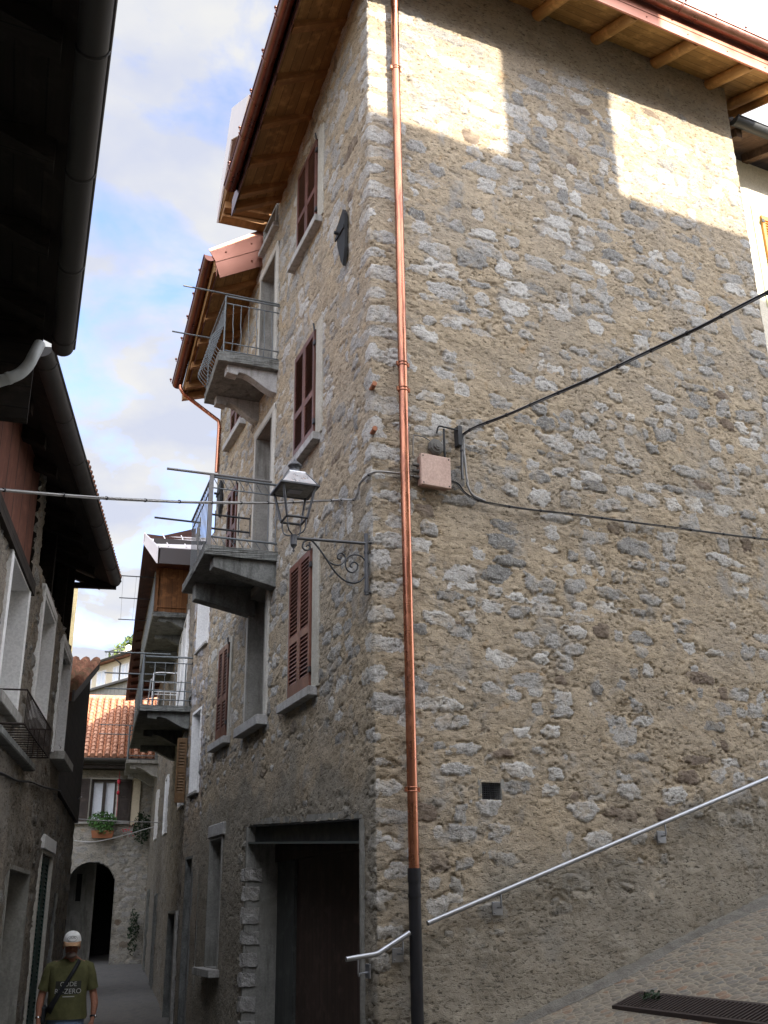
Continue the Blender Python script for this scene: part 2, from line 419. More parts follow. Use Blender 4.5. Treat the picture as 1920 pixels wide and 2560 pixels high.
m_wall = mat_rubble("rubble_wall")
m_wall_dark = mat_rubble("old_rubble", mortar=((0.13, 0.11, 0.085), (0.26, 0.225, 0.18)), stone=((0.07, 0.07, 0.065), (0.27, 0.265, 0.25)), dirt_shade=(0.09, 0.082, 0.068))
m_wall_b = mat_rubble("pale_rubble", mortar=((0.22, 0.17, 0.12), (0.36, 0.29, 0.21)), stone=((0.18, 0.175, 0.18), (0.48, 0.46, 0.46)))
m_plaster_grey = mat_rough("grey_plaster", (0.21, 0.205, 0.185), (0.31, 0.305, 0.275), 4, 0.9, 0.25, stain=(0.17, 0.165, 0.14))
m_plaster_beige = mat_rough("beige_surround", (0.33, 0.31, 0.26), (0.44, 0.42, 0.36), 4, 0.9, 0.25)
m_plaster_pale = mat_rough("pale_reveal", (0.40, 0.38, 0.33), (0.52, 0.50, 0.45), 3, 0.85, 0.15)
m_white = mat_rough("white_plaster", (0.74, 0.735, 0.72), (0.82, 0.815, 0.80), 3, 0.8, 0.12)
m_white_wall = mat_rough("limewash_wall", (0.60, 0.55, 0.44), (0.68, 0.63, 0.52), 2.5, 0.85, 0.15)
m_concrete = mat_rough("concrete", (0.13, 0.135, 0.125), (0.23, 0.235, 0.22), 5, 0.9, 0.4, stain=(0.085, 0.085, 0.075))
m_concrete_lt = mat_rough("pale_concrete", (0.26, 0.25, 0.23), (0.40, 0.39, 0.36), 6, 0.9, 0.4, stain=(0.2, 0.19, 0.17))
m_granite = mat_rough("granite", (0.30, 0.295, 0.285), (0.46, 0.455, 0.44), 9, 0.85, 0.4, 70, stain=(0.26, 0.25, 0.22))
m_quoin = mat_rough("pale_quoin", (0.24, 0.23, 0.21), (0.46, 0.445, 0.415), 9, 0.9, 0.8, 50, 0.02, stain=(0.3, 0.28, 0.24))
m_shutter = mat_wood("brown_shutter", (0.085, 0.036, 0.026), (0.15, 0.066, 0.048), 0.5, axis=1)
m_shutter2 = mat_wood("red_brown_shutter", (0.105, 0.042, 0.03), (0.185, 0.078, 0.052), 0.5, axis=1)
m_shutter_dark = mat_wood("dark_shutter", (0.03, 0.022, 0.018), (0.055, 0.04, 0.032), 0.6, axis=1)
m_shutter_green = mat_wood("green_shutter", (0.012, 0.035, 0.03), (0.022, 0.06, 0.05), 0.5, axis=1)
m_shutter_orange = mat_wood("orange_shutter", (0.50, 0.20, 0.04), (0.66, 0.30, 0.08), 0.5, axis=1)
m_shutter_ochre = mat_wood("ochre_shutter", (0.095, 0.052, 0.021), (0.16, 0.09, 0.038), 0.6, axis=1)
m_black = mat_plain("dark_interior", (0.012, 0.011, 0.011), 0.9)
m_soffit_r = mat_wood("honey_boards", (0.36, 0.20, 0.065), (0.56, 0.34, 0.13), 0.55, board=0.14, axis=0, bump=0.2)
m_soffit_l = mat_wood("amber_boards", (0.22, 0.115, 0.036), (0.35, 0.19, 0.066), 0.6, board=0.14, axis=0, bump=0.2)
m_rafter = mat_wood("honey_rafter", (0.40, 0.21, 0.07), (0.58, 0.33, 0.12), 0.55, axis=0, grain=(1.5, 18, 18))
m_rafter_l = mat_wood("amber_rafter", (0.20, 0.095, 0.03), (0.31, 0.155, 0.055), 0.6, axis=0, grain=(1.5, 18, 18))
m_copper = mat_metal("new_copper", (0.52, 0.225, 0.135), 0.27, 1.0, 0.12, 5, 0.015, tint=(0.40, 0.155, 0.10), streak=(0.20, 0.085, 0.06))
m_copper_pink = mat_metal("pinkish_copper", (0.50, 0.25, 0.20), 0.32, 1.0, 0.15, 5, 0.02)
m_copper_sheet = mat_metal("copper_sheet", (0.37, 0.18, 0.13), 0.42, 1.0, 0.12, 3, 0.03, tint=(0.31, 0.145, 0.105))
m_copper_dk = mat_metal("browned_copper", (0.21, 0.10, 0.075), 0.30, 1.0, 0.3, 6, 0.015, tint=(0.14, 0.07, 0.07))
m_galv = mat_metal("galvanised_steel", (0.36, 0.375, 0.40), 0.40, 0.9, 0.12, 22, 0.01)
m_lamp = mat_metal("grey_lamp_paint", (0.085, 0.088, 0.095), 0.45, 0.35, 0.2, 15, 0.02)
m_iron = mat_metal("dark_iron", (0.045, 0.047, 0.05), 0.55, 0.4, 0.3, 15, 0.03)
m_rail = mat_metal("grey_railing_paint", (0.13, 0.145, 0.15), 0.55, 0.2, 0.25, 12, 0.02)
m_rail_lt = mat_metal("pale_railing_paint", (0.22, 0.212, 0.205), 0.55, 0.2, 0.25, 12, 0.02)
m_pvc = mat_plain("grey_plastic_pipe", (0.42, 0.44, 0.44), 0.45)
m_blackpipe = mat_plain("black_pipe", (0.013, 0.013, 0.015), 0.45)
m_box = mat_rough("pink_beige_plastic", (0.47, 0.33, 0.27), (0.55, 0.40, 0.33), 8, 0.7, 0.08)
m_box_side = mat_plain("brown_plastic", (0.30, 0.20, 0.16), 0.6)
m_knob = mat_plain("grey_bakelite", (0.11, 0.105, 0.095), 0.6)
m_cable = mat_plain("black_cable", (0.025, 0.025, 0.027), 0.5)
m_cable_g = mat_plain("grey_cable", (0.17, 0.17, 0.165), 0.5)
m_cable_w = mat_plain("pale_cable", (0.36, 0.35, 0.34), 0.5)
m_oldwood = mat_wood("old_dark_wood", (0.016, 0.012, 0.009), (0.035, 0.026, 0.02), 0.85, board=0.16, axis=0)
m_redboards = mat_wood("red_brown_boards", (0.10, 0.036, 0.022), (0.18, 0.07, 0.045), 0.75, board=0.45, axis=1)
m_planks = mat_wood("brown_planks", (0.09, 0.05, 0.03), (0.15, 0.09, 0.055), 0.8, board=0.12, axis=1)
m_orangewood = mat_wood("orange_planks", (0.15, 0.062, 0.022), (0.30, 0.13, 0.045), 0.6, board=0.11, axis=1)
m_darkredwood = mat_wood("dark_red_boards", (0.055, 0.018, 0.012), (0.10, 0.035, 0.022), 0.6, board=0.13, axis=0)
m_gutter_old = mat_metal("old_gutter", (0.06, 0.055, 0.051), 0.6, 0.0, 0.3, 8, 0.03)
m_brownsheet = mat_metal("brown_sheet", (0.055, 0.045, 0.043), 0.7, 0.0, 0.2, 8, 0.02)
m_whitesheet = mat_metal("pale_sheet_roof", (0.70, 0.65, 0.64), 0.5, 0.0, 0.1, 6, 0.02)
m_tiles_orange = mat_tiles("orange_tiles", (0.42, 0.165, 0.085), (0.56, 0.26, 0.145))
m_tiles_old = mat_tiles("old_tiles", (0.24, 0.10, 0.06), (0.40, 0.20, 0.13), 0.2, 0.26)
m_stonefar = mat_rubble("arch_rubble", mortar=((0.20, 0.185, 0.155), (0.36, 0.335, 0.29)), stone=((0.16, 0.155, 0.145), (0.36, 0.35, 0.33)))
m_cream = mat_rough("cream_wall", (0.58, 0.50, 0.37), (0.70, 0.62, 0.47), 2, 0.9, 0.1)
m_yellow = mat_rough("yellow_wall", (0.55, 0.44, 0.22), (0.66, 0.54, 0.30), 2, 0.9, 0.2, stain=(0.4, 0.33, 0.2))
m_tile_clay = mat_rough("mossy_clay", (0.13, 0.06, 0.04), (0.42, 0.21, 0.13), 7, 0.9, 0.5, 30, stain=(0.16, 0.14, 0.08))
m_clay_orange = mat_rough("orange_clay", (0.36, 0.165, 0.10), (0.58, 0.31, 0.195), 4, 0.9, 0.4, 25, stain=(0.24, 0.12, 0.08))
m_glass = mat_glass("dark_glass")
m_pane_lt = mat_plain("net_curtain", (0.60, 0.63, 0.68), 0.8)
m_leaf = mat_leaf("plant_leaf", (0.03, 0.085, 0.02), (0.075, 0.17, 0.04))
m_leaf_dk = mat_leaf("dark_leaf", (0.010, 0.022, 0.010), (0.022, 0.042, 0.016))
m_leaf_sun = mat_leaf("garden_leaf", (0.07, 0.10, 0.025), (0.13, 0.17, 0.05))
m_petal = mat_plain("red_petal", (0.45, 0.03, 0.05), 0.6)
m_terra = mat_plain("terracotta", (0.30, 0.12, 0.06), 0.8)
m_rust = mat_metal("rusty_steel", (0.036, 0.024, 0.02), 0.8, 0.3, 0.4, 20, 0.1)
m_ramp = mat_cobble("porphyry_setts", 10.5, [(0.112, 0.101, 0.082), (0.147, 0.124, 0.094), (0.181, 0.156, 0.122), (0.117, 0.113, 0.102), (0.161, 0.138, 0.106), (0.137, 0.120, 0.094), (0.166, 0.138, 0.106), (0.147, 0.129, 0.106), (0.127, 0.115, 0.098), (0.156, 0.133, 0.102), (0.137, 0.124, 0.102), (0.186, 0.120, 0.078)], joint=(0.195, 0.170, 0.126), patch=0.35)
m_alley = mat_cobble("alley_setts", 6.0, [(0.10, 0.10, 0.10), (0.13, 0.125, 0.12), (0.115, 0.11, 0.11)], joint=(0.115, 0.11, 0.10), bump=0.35, patch=0.6)
m_ground = mat_rough("hill_ground", (0.07, 0.075, 0.035), (0.13, 0.12, 0.06), 0.6, 0.95, 0.4)
m_doorbrown = mat_wood("dark_brown_door", (0.042, 0.026, 0.02), (0.07, 0.045, 0.035), 0.6, board=0.14, axis=1)
m_doorgreen = mat_wood("dark_grey_door", (0.045, 0.048, 0.045), (0.075, 0.08, 0.075), 0.55, board=0.1, axis=1)
m_steelbeam = mat_metal("dark_steel_beam", (0.02, 0.023, 0.025), 0.5, 0.3, 0.3, 8, 0.04)
m_beamedge = mat_metal("grey_steel_flange", (0.09, 0.105, 0.10), 0.5, 0.3, 0.3, 8, 0.04)

# ------------------------------------------------------------------ rubble wall as a height field
def vnoise(x, y, seed):
    rs = np.random.RandomState(seed); T = rs.rand(256, 256).astype(np.float32)
    xi = np.floor(x).astype(np.int64); yi = np.floor(y).astype(np.int64)
    fx = (x - xi).astype(np.float32); fy = (y - yi).astype(np.float32)
    fx = fx * fx * (3 - 2 * fx); fy = fy * fy * (3 - 2 * fy)
    a = T[xi % 256, yi % 256]; b = T[(xi + 1) % 256, yi % 256]; c = T[xi % 256, (yi + 1) % 256]; d = T[(xi + 1) % 256, (yi + 1) % 256]
    return (a * (1 - fx) + b * fx) * (1 - fy) + (c * (1 - fx) + d * fx) * fy
def fbm(x, y, seed, octs=4, g=0.5):
    t = 0; a = 1.0; w = 0
    for i in range(octs):
        t = t + a * vnoise(x * 2 ** i + 17.3 * i, y * 2 ** i + 5.1 * i, seed + i); w += a; a *= g
    return t / w

def rubble(name, mat, posfun, s0, s1, z0, z1, res, holes=(), seed=1, cover=None, dirt_shade_f=None, keep=None, quoin=False, parent=None,
           wmin=0.20, wmax=0.60, hmin=0.13, hmax=0.25, skip=0.27, amp=1.0, flat=None):
    rs = np.random.RandomState(seed)
    ns = int((s1 - s0) / res) + 1; nz = int((z1 - z0) / res) + 1
    s = np.linspace(s0, s1, ns); z = np.linspace(z0, z1, nz)
    ds, dz = s[1] - s[0], z[1] - z[0]
    S, Z = np.meshgrid(s, z)                     # [nz, ns]
    F = np.full(S.shape, -0.08, np.float32); T = np.zeros(S.shape, np.float32); A = np.zeros(S.shape, np.float32); O = np.zeros(S.shape, np.float32)
    def stamp(cs, cz, a, b, p, ang, tone, kind, off):
        rr = max(a, b) * 1.5 + 0.02
        i0 = max(0, int((cs - rr - s0) / ds)); i1 = min(ns, int((cs + rr - s0) / ds) + 2)
        j0 = max(0, int((cz - rr - z0) / dz)); j1 = min(nz, int((cz + rr - z0) / dz) + 2)
        if i1 <= i0 or j1 <= j0: return
        x = S[j0:j1, i0:i1] - cs; y = Z[j0:j1, i0:i1] - cz
        ca, sa = math.cos(ang), math.sin(ang)
        X = (x * ca + y * sa) / a; Y = (-x * sa + y * ca) / b
        th = np.arctan2(Y, X)
        rad_ = (np.abs(X) ** p + np.abs(Y) ** p) ** (1.0 / p)
        k = 1.0
        for q in (2, 3, 4, 5, 7):
            k = k + rs.uniform(-0.085, 0.085) * np.cos(q * th + rs.uniform(0, 6.28))
        g_ = rad_ / k
        for q in range(4):
            ph = rs.uniform(0, 6.28); cc = rs.uniform(0.80, 1.2)
            g_ = np.maximum(g_, (X * math.cos(ph) + Y * math.sin(ph)) / cc)
        f = ((1 - g_) * min(a, b)).astype(np.float32)
        sub = F[j0:j1, i0:i1]; m = f > sub
        sub[m] = f[m]; T[j0:j1, i0:i1][m] = tone; A[j0:j1, i0:i1][m] = kind; O[j0:j1, i0:i1][m] = off
    zz = z0 - 0.1
    while zz < z1:
        h = rs.uniform(hmin, hmax)
        x = s0 - rs.uniform(0, 0.4)
        while x < s1:
            w = rs.uniform(wmin, wmax) * (0.6 + 0.4 * h / hmax)
            q_ = rs.rand()
            if q_ < 0.18: w *= 0.5
            elif q_ > 0.93: w *= 1.45
            if rs.rand() > skip and not (quoin and abs(x + w / 2) < 0.24 + w / 2):
                sc = rs.uniform(0.66, 1.04)
                stamp(x + w / 2, zz + h / 2 + rs.uniform(-0.04, 0.04), w / 2 * rs.uniform(0.78, 0.97), h / 2 * sc, rs.uniform(2.8, 5.5), rs.uniform(-0.06, 0.06),
                      float(np.clip(rs.normal(0.52, 0.27), 0, 1)), 1.0 if rs.rand() < (0.03 if zz > 5 else 0.08) else rs.uniform(0, 0.5), rs.uniform(-0.012, 0.016))
                if rs.rand() < 0.25:
                    stamp(x + w * rs.uniform(0.1, 0.9), zz + h + rs.uniform(-0.02, 0.02), rs.uniform(0.03, 0.08), rs.uniform(0.02, 0.04), 2.2, rs.uniform(-0.2, 0.2),
                          float(rs.uniform(0.2, 0.9)), 1.0 if rs.rand() < 0.15 else 0.0, rs.uniform(-0.01, 0.008))
            x += w * rs.uniform(1.0, 1.18)
        zz += h * rs.uniform(0.95, 1.1)
    if quoin:
        zz = z0; alt = 0
        while zz < z1:
            h = rs.uniform(0.19, 0.33); lr, ll = (rs.uniform(0.34, 0.56), rs.uniform(0.14, 0.30)) if alt else (rs.uniform(0.16, 0.34), rs.uniform(0.24, 0.46))
            lr *= rs.uniform(0.8, 1.15); ll *= rs.uniform(0.8, 1.15)
            stamp((lr - ll) / 2, zz + h / 2, (lr + ll) / 2, h / 2 * rs.uniform(0.62, 0.90), rs.uniform(3, 6), rs.uniform(-0.06, 0.06), float(rs.uniform(0.45, 0.95)), 0.0, rs.uniform(-0.012, 0.006))
            zz += h; alt = 1 - alt
    e1 = fbm(S * 9, Z * 11, seed + 11, 3, 0.6) - 0.5; e2 = fbm(S * 26, Z * 30, seed + 21, 3, 0.6) - 0.5
    F = F + e1 * 0.060 + e2 * 0.045
    patch = fbm(S * 0.9, Z * 1.3, seed + 31, 3) - 0.5
    F = F - np.clip(patch, 0, 1) * 0.06
    D = np.zeros(S.shape); Fl = np.zeros(S.shape)
    if cover is not None: F = F - cover(S, Z)
    if dirt_shade_f is not None: D = np.clip(dirt_shade_f(S, Z, fbm(S * 1.4, Z * 1.4, seed + 41, 4)), 0, 1)
    if flat is not None: Fl = np.clip(flat(S, Z, fbm(S * 2.4, Z * 2.4, seed + 45, 4)), 0, 1); F = F - Fl * 0.12
    mask = np.clip(0.5 + F / 0.034, 0, 1)
    mort = (fbm(S * 2.6, Z * 4.6, seed + 51, 4, 0.6) - 0.5) * 0.042 + (fbm(S * 17, Z * 24, seed + 61, 3, 0.6) - 0.5) * 0.028
    g = fbm(S * 5, Z * 13, seed + 71, 3, 0.55)
    crack = np.exp(-((F + 0.006) / 0.010) ** 2) * np.clip((g - 0.46) * 6, 0, 1)
    crack2 = np.exp(-((g - 0.5) / 0.014) ** 2) * np.clip((fbm(S * 2, Z * 2.5, seed + 81, 2) - 0.46) * 8, 0, 1)
    stone = np.clip(F, 0, None)
    H = mort * (1 - 0.45 * mask) + mask * (O * 0.6 + 0.001 + 0.006 * (1 - np.exp(-stone / 0.012)) + (fbm(S * 10, Z * 14, seed + 91, 4, 0.65) - 0.5) * 0.034)
    H = H - 0.028 * crack - 0.026 * crack2
    H = H * (1 - 0.6 * Fl) * amp + Fl * (fbm(S * 1.7, Z * 2.1, seed + 95, 3, 0.5) - 0.5) * 0.05
    pos, nor = posfun(S, Z)
    V = pos + nor * H[..., None]
    idx = np.arange(ns * nz).reshape(nz, ns)
    q = np.stack([idx[:-1, :-1], idx[:-1, 1:], idx[1:, 1:], idx[1:, :-1]], -1).reshape(-1, 4)
    cS = (S[:-1, :-1] + ds / 2).ravel(); cZ = (Z[:-1, :-1] + dz / 2).ravel()
    ok = np.ones(len(q), bool)
    for a, b, c, d in holes: ok &= ~((cS > a) & (cS < b) & (cZ > c) & (cZ < d))
    if keep is not None: ok &= keep(cS, cZ)
    q = q[ok]
    used = np.unique(q); remap = np.full(ns * nz, -1, np.int64); remap[used] = np.arange(len(used)); q = remap[q]
    V = V.reshape(-1, 3)[used]
    me = bpy.data.meshes.new(name)
    me.vertices.add(len(V)); me.vertices.foreach_set('co', V.astype(np.float32).ravel())
    me.loops.add(len(q) * 4); me.loops.foreach_set('vertex_index', q.ravel().astype(np.int32))
    me.polygons.add(len(q)); me.polygons.foreach_set('loop_start', (np.arange(len(q)) * 4).astype(np.int32)); me.polygons.foreach_set('loop_total', np.full(len(q), 4, np.int32))
    me.update(calc_edges=True)
    at = me.attributes.new('wd', 'FLOAT_COLOR', 'POINT')
    colr = np.stack([mask, T, D, A], -1).reshape(-1, 4)[used].astype(np.float32)
    at.data.foreach_set('color', colr.ravel())
    me.polygons.foreach_set('use_smooth', np.ones(len(q), bool))
    me.materials.append(mat); me.update()
    o = bpy.data.objects.new(name, me)
    return attach(o, parent)

def flatpos(fr, off=0.0):
    def f(S, Z):
        p = np.empty(S.shape + (3,)); n = np.zeros(S.shape + (3,))
        p[..., 0] = fr.o[0] + fr.d[0] * S + fr.n[0] * off; p[..., 1] = fr.o[1] + fr.d[1] * S + fr.n[1] * off; p[..., 2] = Z
        n[..., 0] = fr.n[0]; n[..., 1] = fr.n[1]
        return p, n
    return f
def cornerpos(S, Z):
    w = 0.022
    a = w * np.logaddexp(0, S / w); b = w * np.logaddexp(0, -S / w)
    k = 1 / (1 + np.exp(-S / 0.028))
    p = np.empty(S.shape + (3,)); n = np.zeros(S.shape + (3,))
    for i in range(2):
        p[..., i] = CORNER[i] + R.d[i] * a + L.d[i] * b
        n[..., i] = R.n[i] * k + L.n[i] * (1 - k)
    l = np.sqrt((n ** 2).sum(-1, keepdims=True)); n /= l
    p[..., 2] = Z
    return p, n

# ------------------------------------------------------------------ small builders
def slat_leaf(fr, u0, u1, n, z0, z1, mat, parent, mid=0.40, name='shutter', stile=0.055, th=0.038, pitch=0.048, bottom=0.16, zshift=0.0):
    """A louvred shutter leaf: stiles, rails, slats tilted outward."""
    b = MB(); t = n + th
    b.box(fr, u0, u0 + stile, n, t, z0, z1); b.box(fr, u1 - stile, u1, n, t, z0, z1)
    zm = z0 + (z1 - z0) * mid
    rails = [(z0, z0 + bottom), (zm - 0.045, zm + 0.045), (z1 - 0.08, z1)]
    for a, c in rails: b.box(fr, u0 + stile, u1 - stile, n, t - 0.002, a, c)
    for (a, c) in ((rails[0][1], rails[1][0]), (rails[1][1], rails[2][0])):
        k = max(1, int((c - a) / pitch)); p = (c - a) / k
        for i in range(k):
            zc = a + p * (i + 0.5)
            pr = [(n + 0.003, zc + 0.024), (n + 0.008, zc + 0.028), (t - 0.002, zc - 0.022), (t - 0.008, zc - 0.026)]
            b.prof(fr, pr, u0 + stile, u1 - stile)
    b.box(fr, u0 + stile, u1 - stile, n - 0.006, n - 0.001, z0 + bottom, z1 - 0.08)
    o = b.build(name, mat, parent)
    return o
def recess(fr, u0, u1, z0, z1, depth, matj, parent, name='window', out=0.03, back=None, backn='pane', bottom=True):
    """Opening cut into a wall: jambs, lintel, sill lining and a back panel as child."""
    b = MB(); t = 0.04
    b.box(fr, u0 - t, u0, -depth, out, z0, z1); b.box(fr, u1, u1 + t, -depth, out, z0, z1)
    b.box(fr, u0 - t, u1 + t, -depth, out - 0.003, z1, z1 + t)
    if bottom: b.box(fr, u0 - t, u1 + t, -depth, out - 0.003, z0 - t, z0)
    w = b.build(name, matj, parent)
    if back is not None:
        c = MB(); c.box(fr, u0 - t, u1 + t, -depth - 0.05, -depth - 0.002, z0 - t, z1 + t); c.build(backn, back, w)
    return w
def sill(fr, u0, u1, z, mat, parent, out=0.11, th=0.09, back=-0.05):
    b = MB(); b.box(fr, u0, u1, back, out, z - th, z); return b.build('sill', mat, parent, 0.006)
def band(fr, u0, u1, z0, z1, n, mat, parent, name='surround'):
    b = MB(); b.box(fr, u0, u1, -0.06, n, z0, z1); return b.build(name, mat, parent, 0.008)

def half_gutter(b, fr, u0, u1, n, z0, z1, r, th=0.012, seg=10, n1=None):
    """Half-round gutter from u0 to u1 with its lip height going from z0 to z1."""
    n1 = n if n1 is None else n1
    prof = []
    for i in range(seg + 1):
        a = math.pi * i / seg
        prof.append((-math.cos(a) * r, -math.sin(a) * r))
    inn = [(x * (1 - th / r), y * (1 - th / r)) for x, y in reversed(prof)]
    pr = prof + inn; k = len(pr)
    v = [fr.pt(u0, n + x, z0 + y) for x, y in pr] + [fr.pt(u1, n1 + x, z1 + y) for x, y in pr]
    b.add(v, [(i, i + k, (i + 1) % k + k, (i + 1) % k) for i in range(k)], fr, True)
    for e, (uu, nn, zc) in enumerate(((u0, n, z0), (u1, n1, z1))):
        c = [fr.pt(uu, nn + x, zc + y) for x, y in prof]
        b.quad(c if e else c[::-1], fr)
    b.tube([fr.pt(u0, n + r, z0), fr.pt(u1, n1 + r, z1)], 0.012, 6)

def leaves(b, c, r, n, size, rs, squash=(1, 1, 1)):
    for _ in range(n):
        while True:
            p = rs.uniform(-1, 1, 3)
            if 0.15 < (p ** 2).sum() < 1: break
        p = np.array(c) + p * r * np.array(squash)
        a = rs.normal(size=3); a /= np.linalg.norm(a); t = rs.normal(size=3); t -= a * (t @ a); t /= np.linalg.norm(t); w = np.cross(a, t)
        q = size * rs.uniform(0.6, 1.4)
        b.add([tuple(p - t * q), tuple(p + w * q * 0.45), tuple(p + t * q), tuple(p - w * q * 0.45)], [(0, 1, 2, 3)])

# ================================================================== GROUND
def sstep(a, b, x):
    t = np.clip((x - a) / (b - a), 0, 1); return t * t * (3 - 2 * t)
def ground_z(x, y):
    x = np.asarray(x, float); y = np.asarray(y, float)
    base = np.interp(y, [-60, -5, 2, 12, 20, 34, 38, 42, 48, 60, 120], [-0.5, 0.0, 0.0, -0.20, -0.10, 0.3, 0.45, 4.0, 9.5, 13, 22])
    u = (x - CORNER[0]) * R.d[0] + (y - CORNER[1]) * R.d[1]
    p = (x - CORNER[0]) * R.n[0] + (y - CORNER[1]) * R.n[1]
    ramp = np.minimum(0.18 + 0.326 * u, 0.18 + 0.326 * 10)
    w = sstep(-0.9, -0.3, p)
    up = np.maximum(base, ramp)
    k = 0.12
    sm = base + np.logaddexp(0, (ramp - base) / k) * k
    sm = np.minimum(sm, up + 0.05)
    return base * (1 - w) + np.where(ramp - base > -1.5, sm, base) * w
def grid(name, xs, ys, zf, mat):
    X, Y = np.meshgrid(xs, ys); Z = zf(X, Y)
    V = np.stack([X, Y, Z], -1).reshape(-1, 3); nx, ny = len(xs), len(ys)
    F = [(j * nx + i, j * nx + i + 1, (j + 1) * nx + i + 1, (j + 1) * nx + i) for j in range(ny - 1) for i in range(nx - 1)]
    b = MB(); b.add(V.tolist(), F, None, True); return b.build(name, mat)
xs = np.concatenate([np.arange(-90, -14, 4), np.arange(-14, 14, 0.4), np.arange(14, 91, 4)])
ys = np.concatenate([np.arange(-60, -6, 4), np.arange(-6, 50, 0.4), np.arange(50, 121, 5)])
g = grid("ground", xs, ys, lambda x, y: ground_z(x, y) - 0.05, m_ground); g['kind'] = 'structure'
# alley paving: one sheet a little above the ground
def alley_x(y): return np.interp(y, [-6, 8, 14, 20, 34, 39], [0.5, -1.8, -3.2, -5.0, -8.8, -10.0])
ys2 = np.arange(-6, 39.01, 0.3); us2 = np.linspace(-1, 1, 24)
V = []; F = []
for j, y in enumerate(ys2):
    hw = float(np.interp(y, [-6, 8, 12, 16, 39], [5.0, 4.0, 3.2, 2.3, 2.6]))
    for u in us2:
        x = float(alley_x(y)) + u * hw
        V.append((x, y, float(ground_z(x, y)) - 0.012 + 0.008 * math.sin(x * 3.1) * math.sin(y * 2.3)))
for j in range(len(ys2) - 1):
    for i in range(23):
        F.append((j * 24 + i, j * 24 + i + 1, (j + 1) * 24 + i + 1, (j + 1) * 24 + i))
b = MB(); b.add(V, F, None, True); o = b.build("alley_paving", m_alley); o['kind'] = 'structure'
# cobbled ramp along the sunny wall
V = []; F = []
pu = np.arange(-0.9, 9.6, 0.15); pp = np.arange(0.0, 7.6, 0.15)
for p in pp:
    for u in pu:
        q = R.pt(u, p - 0.03, 0)
        V.append((q[0], q[1], float(ground_z(q[0], q[1])) + 0.004 + 0.012 * math.sin(u * 2.1 + p) * math.sin(p * 1.7)))
nu = len(pu)
for j in range(len(pp) - 1):
    for i in range(nu - 1):
        F.append((j * nu + i, j * nu + i + 1, (j + 1) * nu + i + 1, (j + 1) * nu + i))
b = MB(); b.add(V, F, None, True); o = b.build("ramp_paving", m_ramp); o['kind'] = 'structure'

def ramp_z(u, p):
    q = R.pt(u, p, 0); return float(ground_z(q[0], q[1]))
# rough cement fillet between the wall foot and the setts
b = MB(); rsf = np.random.RandomState(2); V = []; us = np.arange(-0.2, 6.2, 0.06)
for u in us:
    w_ = 0.13 + 0.05 * math.sin(u * 3.1) + rsf.uniform(-0.02, 0.02)
    for n, dz in ((-0.05, 0.07 + rsf.uniform(-.01, .015)), (0.03, 0.05 + rsf.uniform(-.008, .008)), (w_ * 0.6, 0.026), (w_, 0.004)): V.append(R.pt(u, n, ramp_z(u, 0.1) + dz))
F = [(4 * i + j, 4 * i + j + 1, 4 * i + j + 5, 4 * i + j + 4) for i in range(len(us) - 1) for j in range(3)]
b.add(V, F, None, True); o = b.build("kerb_fillet", mat_rough("dirty_cement", (0.105, 0.097, 0.082), (0.18, 0.168, 0.145), 6, 0.95, 0.8, 45, 0.02, stain=(0.11, 0.10, 0.085))); o['kind'] = 'structure'
# drain grate across the ramp
gr = thing("drain_grate", "rusty slotted drain channel grate set across the cobbled ramp", "drain grate", R.pt(2.1, 1.5, ramp_z(2.1, 1.5)))
b = MB()
G0, G1, GN0, GN1 = 1.98, 2.30, 0.74, 5.2
sk = -0.05
def gp(u, p, dz): return R.pt(u + sk * (p - GN0), p, ramp_z(u, 1.0) + dz)
for u in (G0, G1 - 0.03):
    b.hexa([gp(u, GN0, -0.02), gp(u + 0.03, GN0, -0.02), gp(u + 0.03, GN1, -0.02), gp(u, GN1, -0.02), gp(u, GN0, 0.022), gp(u + 0.03, GN0, 0.022), gp(u + 0.03, GN1, 0.022), gp(u, GN1, 0.022)])
b.hexa([gp(G0, GN0 - .03, -0.02), gp(G1, GN0 - .03, -0.02), gp(G1, GN0, -0.02), gp(G0, GN0, -0.02), gp(G0, GN0 - .03, 0.02), gp(G1, GN0 - .03, 0.02), gp(G1, GN0, 0.02), gp(G0, GN0, 0.02)])
b.build("rim", m_rust, gr)
b = MB(); p = GN0 + 0.03
while p < GN1:
    b.hexa([gp(G0 + .03, p, 0.008), gp(G1 - .03, p, 0.008), gp(G1 - .03, p + 0.022, 0.008), gp(G0 + .03, p + 0.022, 0.008), gp(G0 + .03, p, 0.024), gp(G1 - .03, p, 0.024), gp(G1 - .03, p + 0.022, 0.024), gp(G0 + .03, p + 0.022, 0.024)])
    p += 0.05
b.build("slotted_cover", m_rust, gr)
b = MB(); b.quad([gp(G0, GN0, 0.006), gp(G1, GN0, 0.006), gp(G1, GN1, 0.006), gp(G0, GN1, 0.006)]); b.build("channel", m_black, gr)
rs0 = np.random.RandomState(3)
b = MB()
for (u, p) in ((2.14, 0.98), (2.19, 1.01), (2.12, 1.05), (2.21, 1.08), (2.16, 1.13)):
    leaves(b, gp(u, p, 0.05), 0.05, 12, 0.022, rs0, (1, 1, 0.6))
o = b.build("weed", m_leaf_dk); tag(o, "small green weed sprouting through the rusty drain grate", "weed")

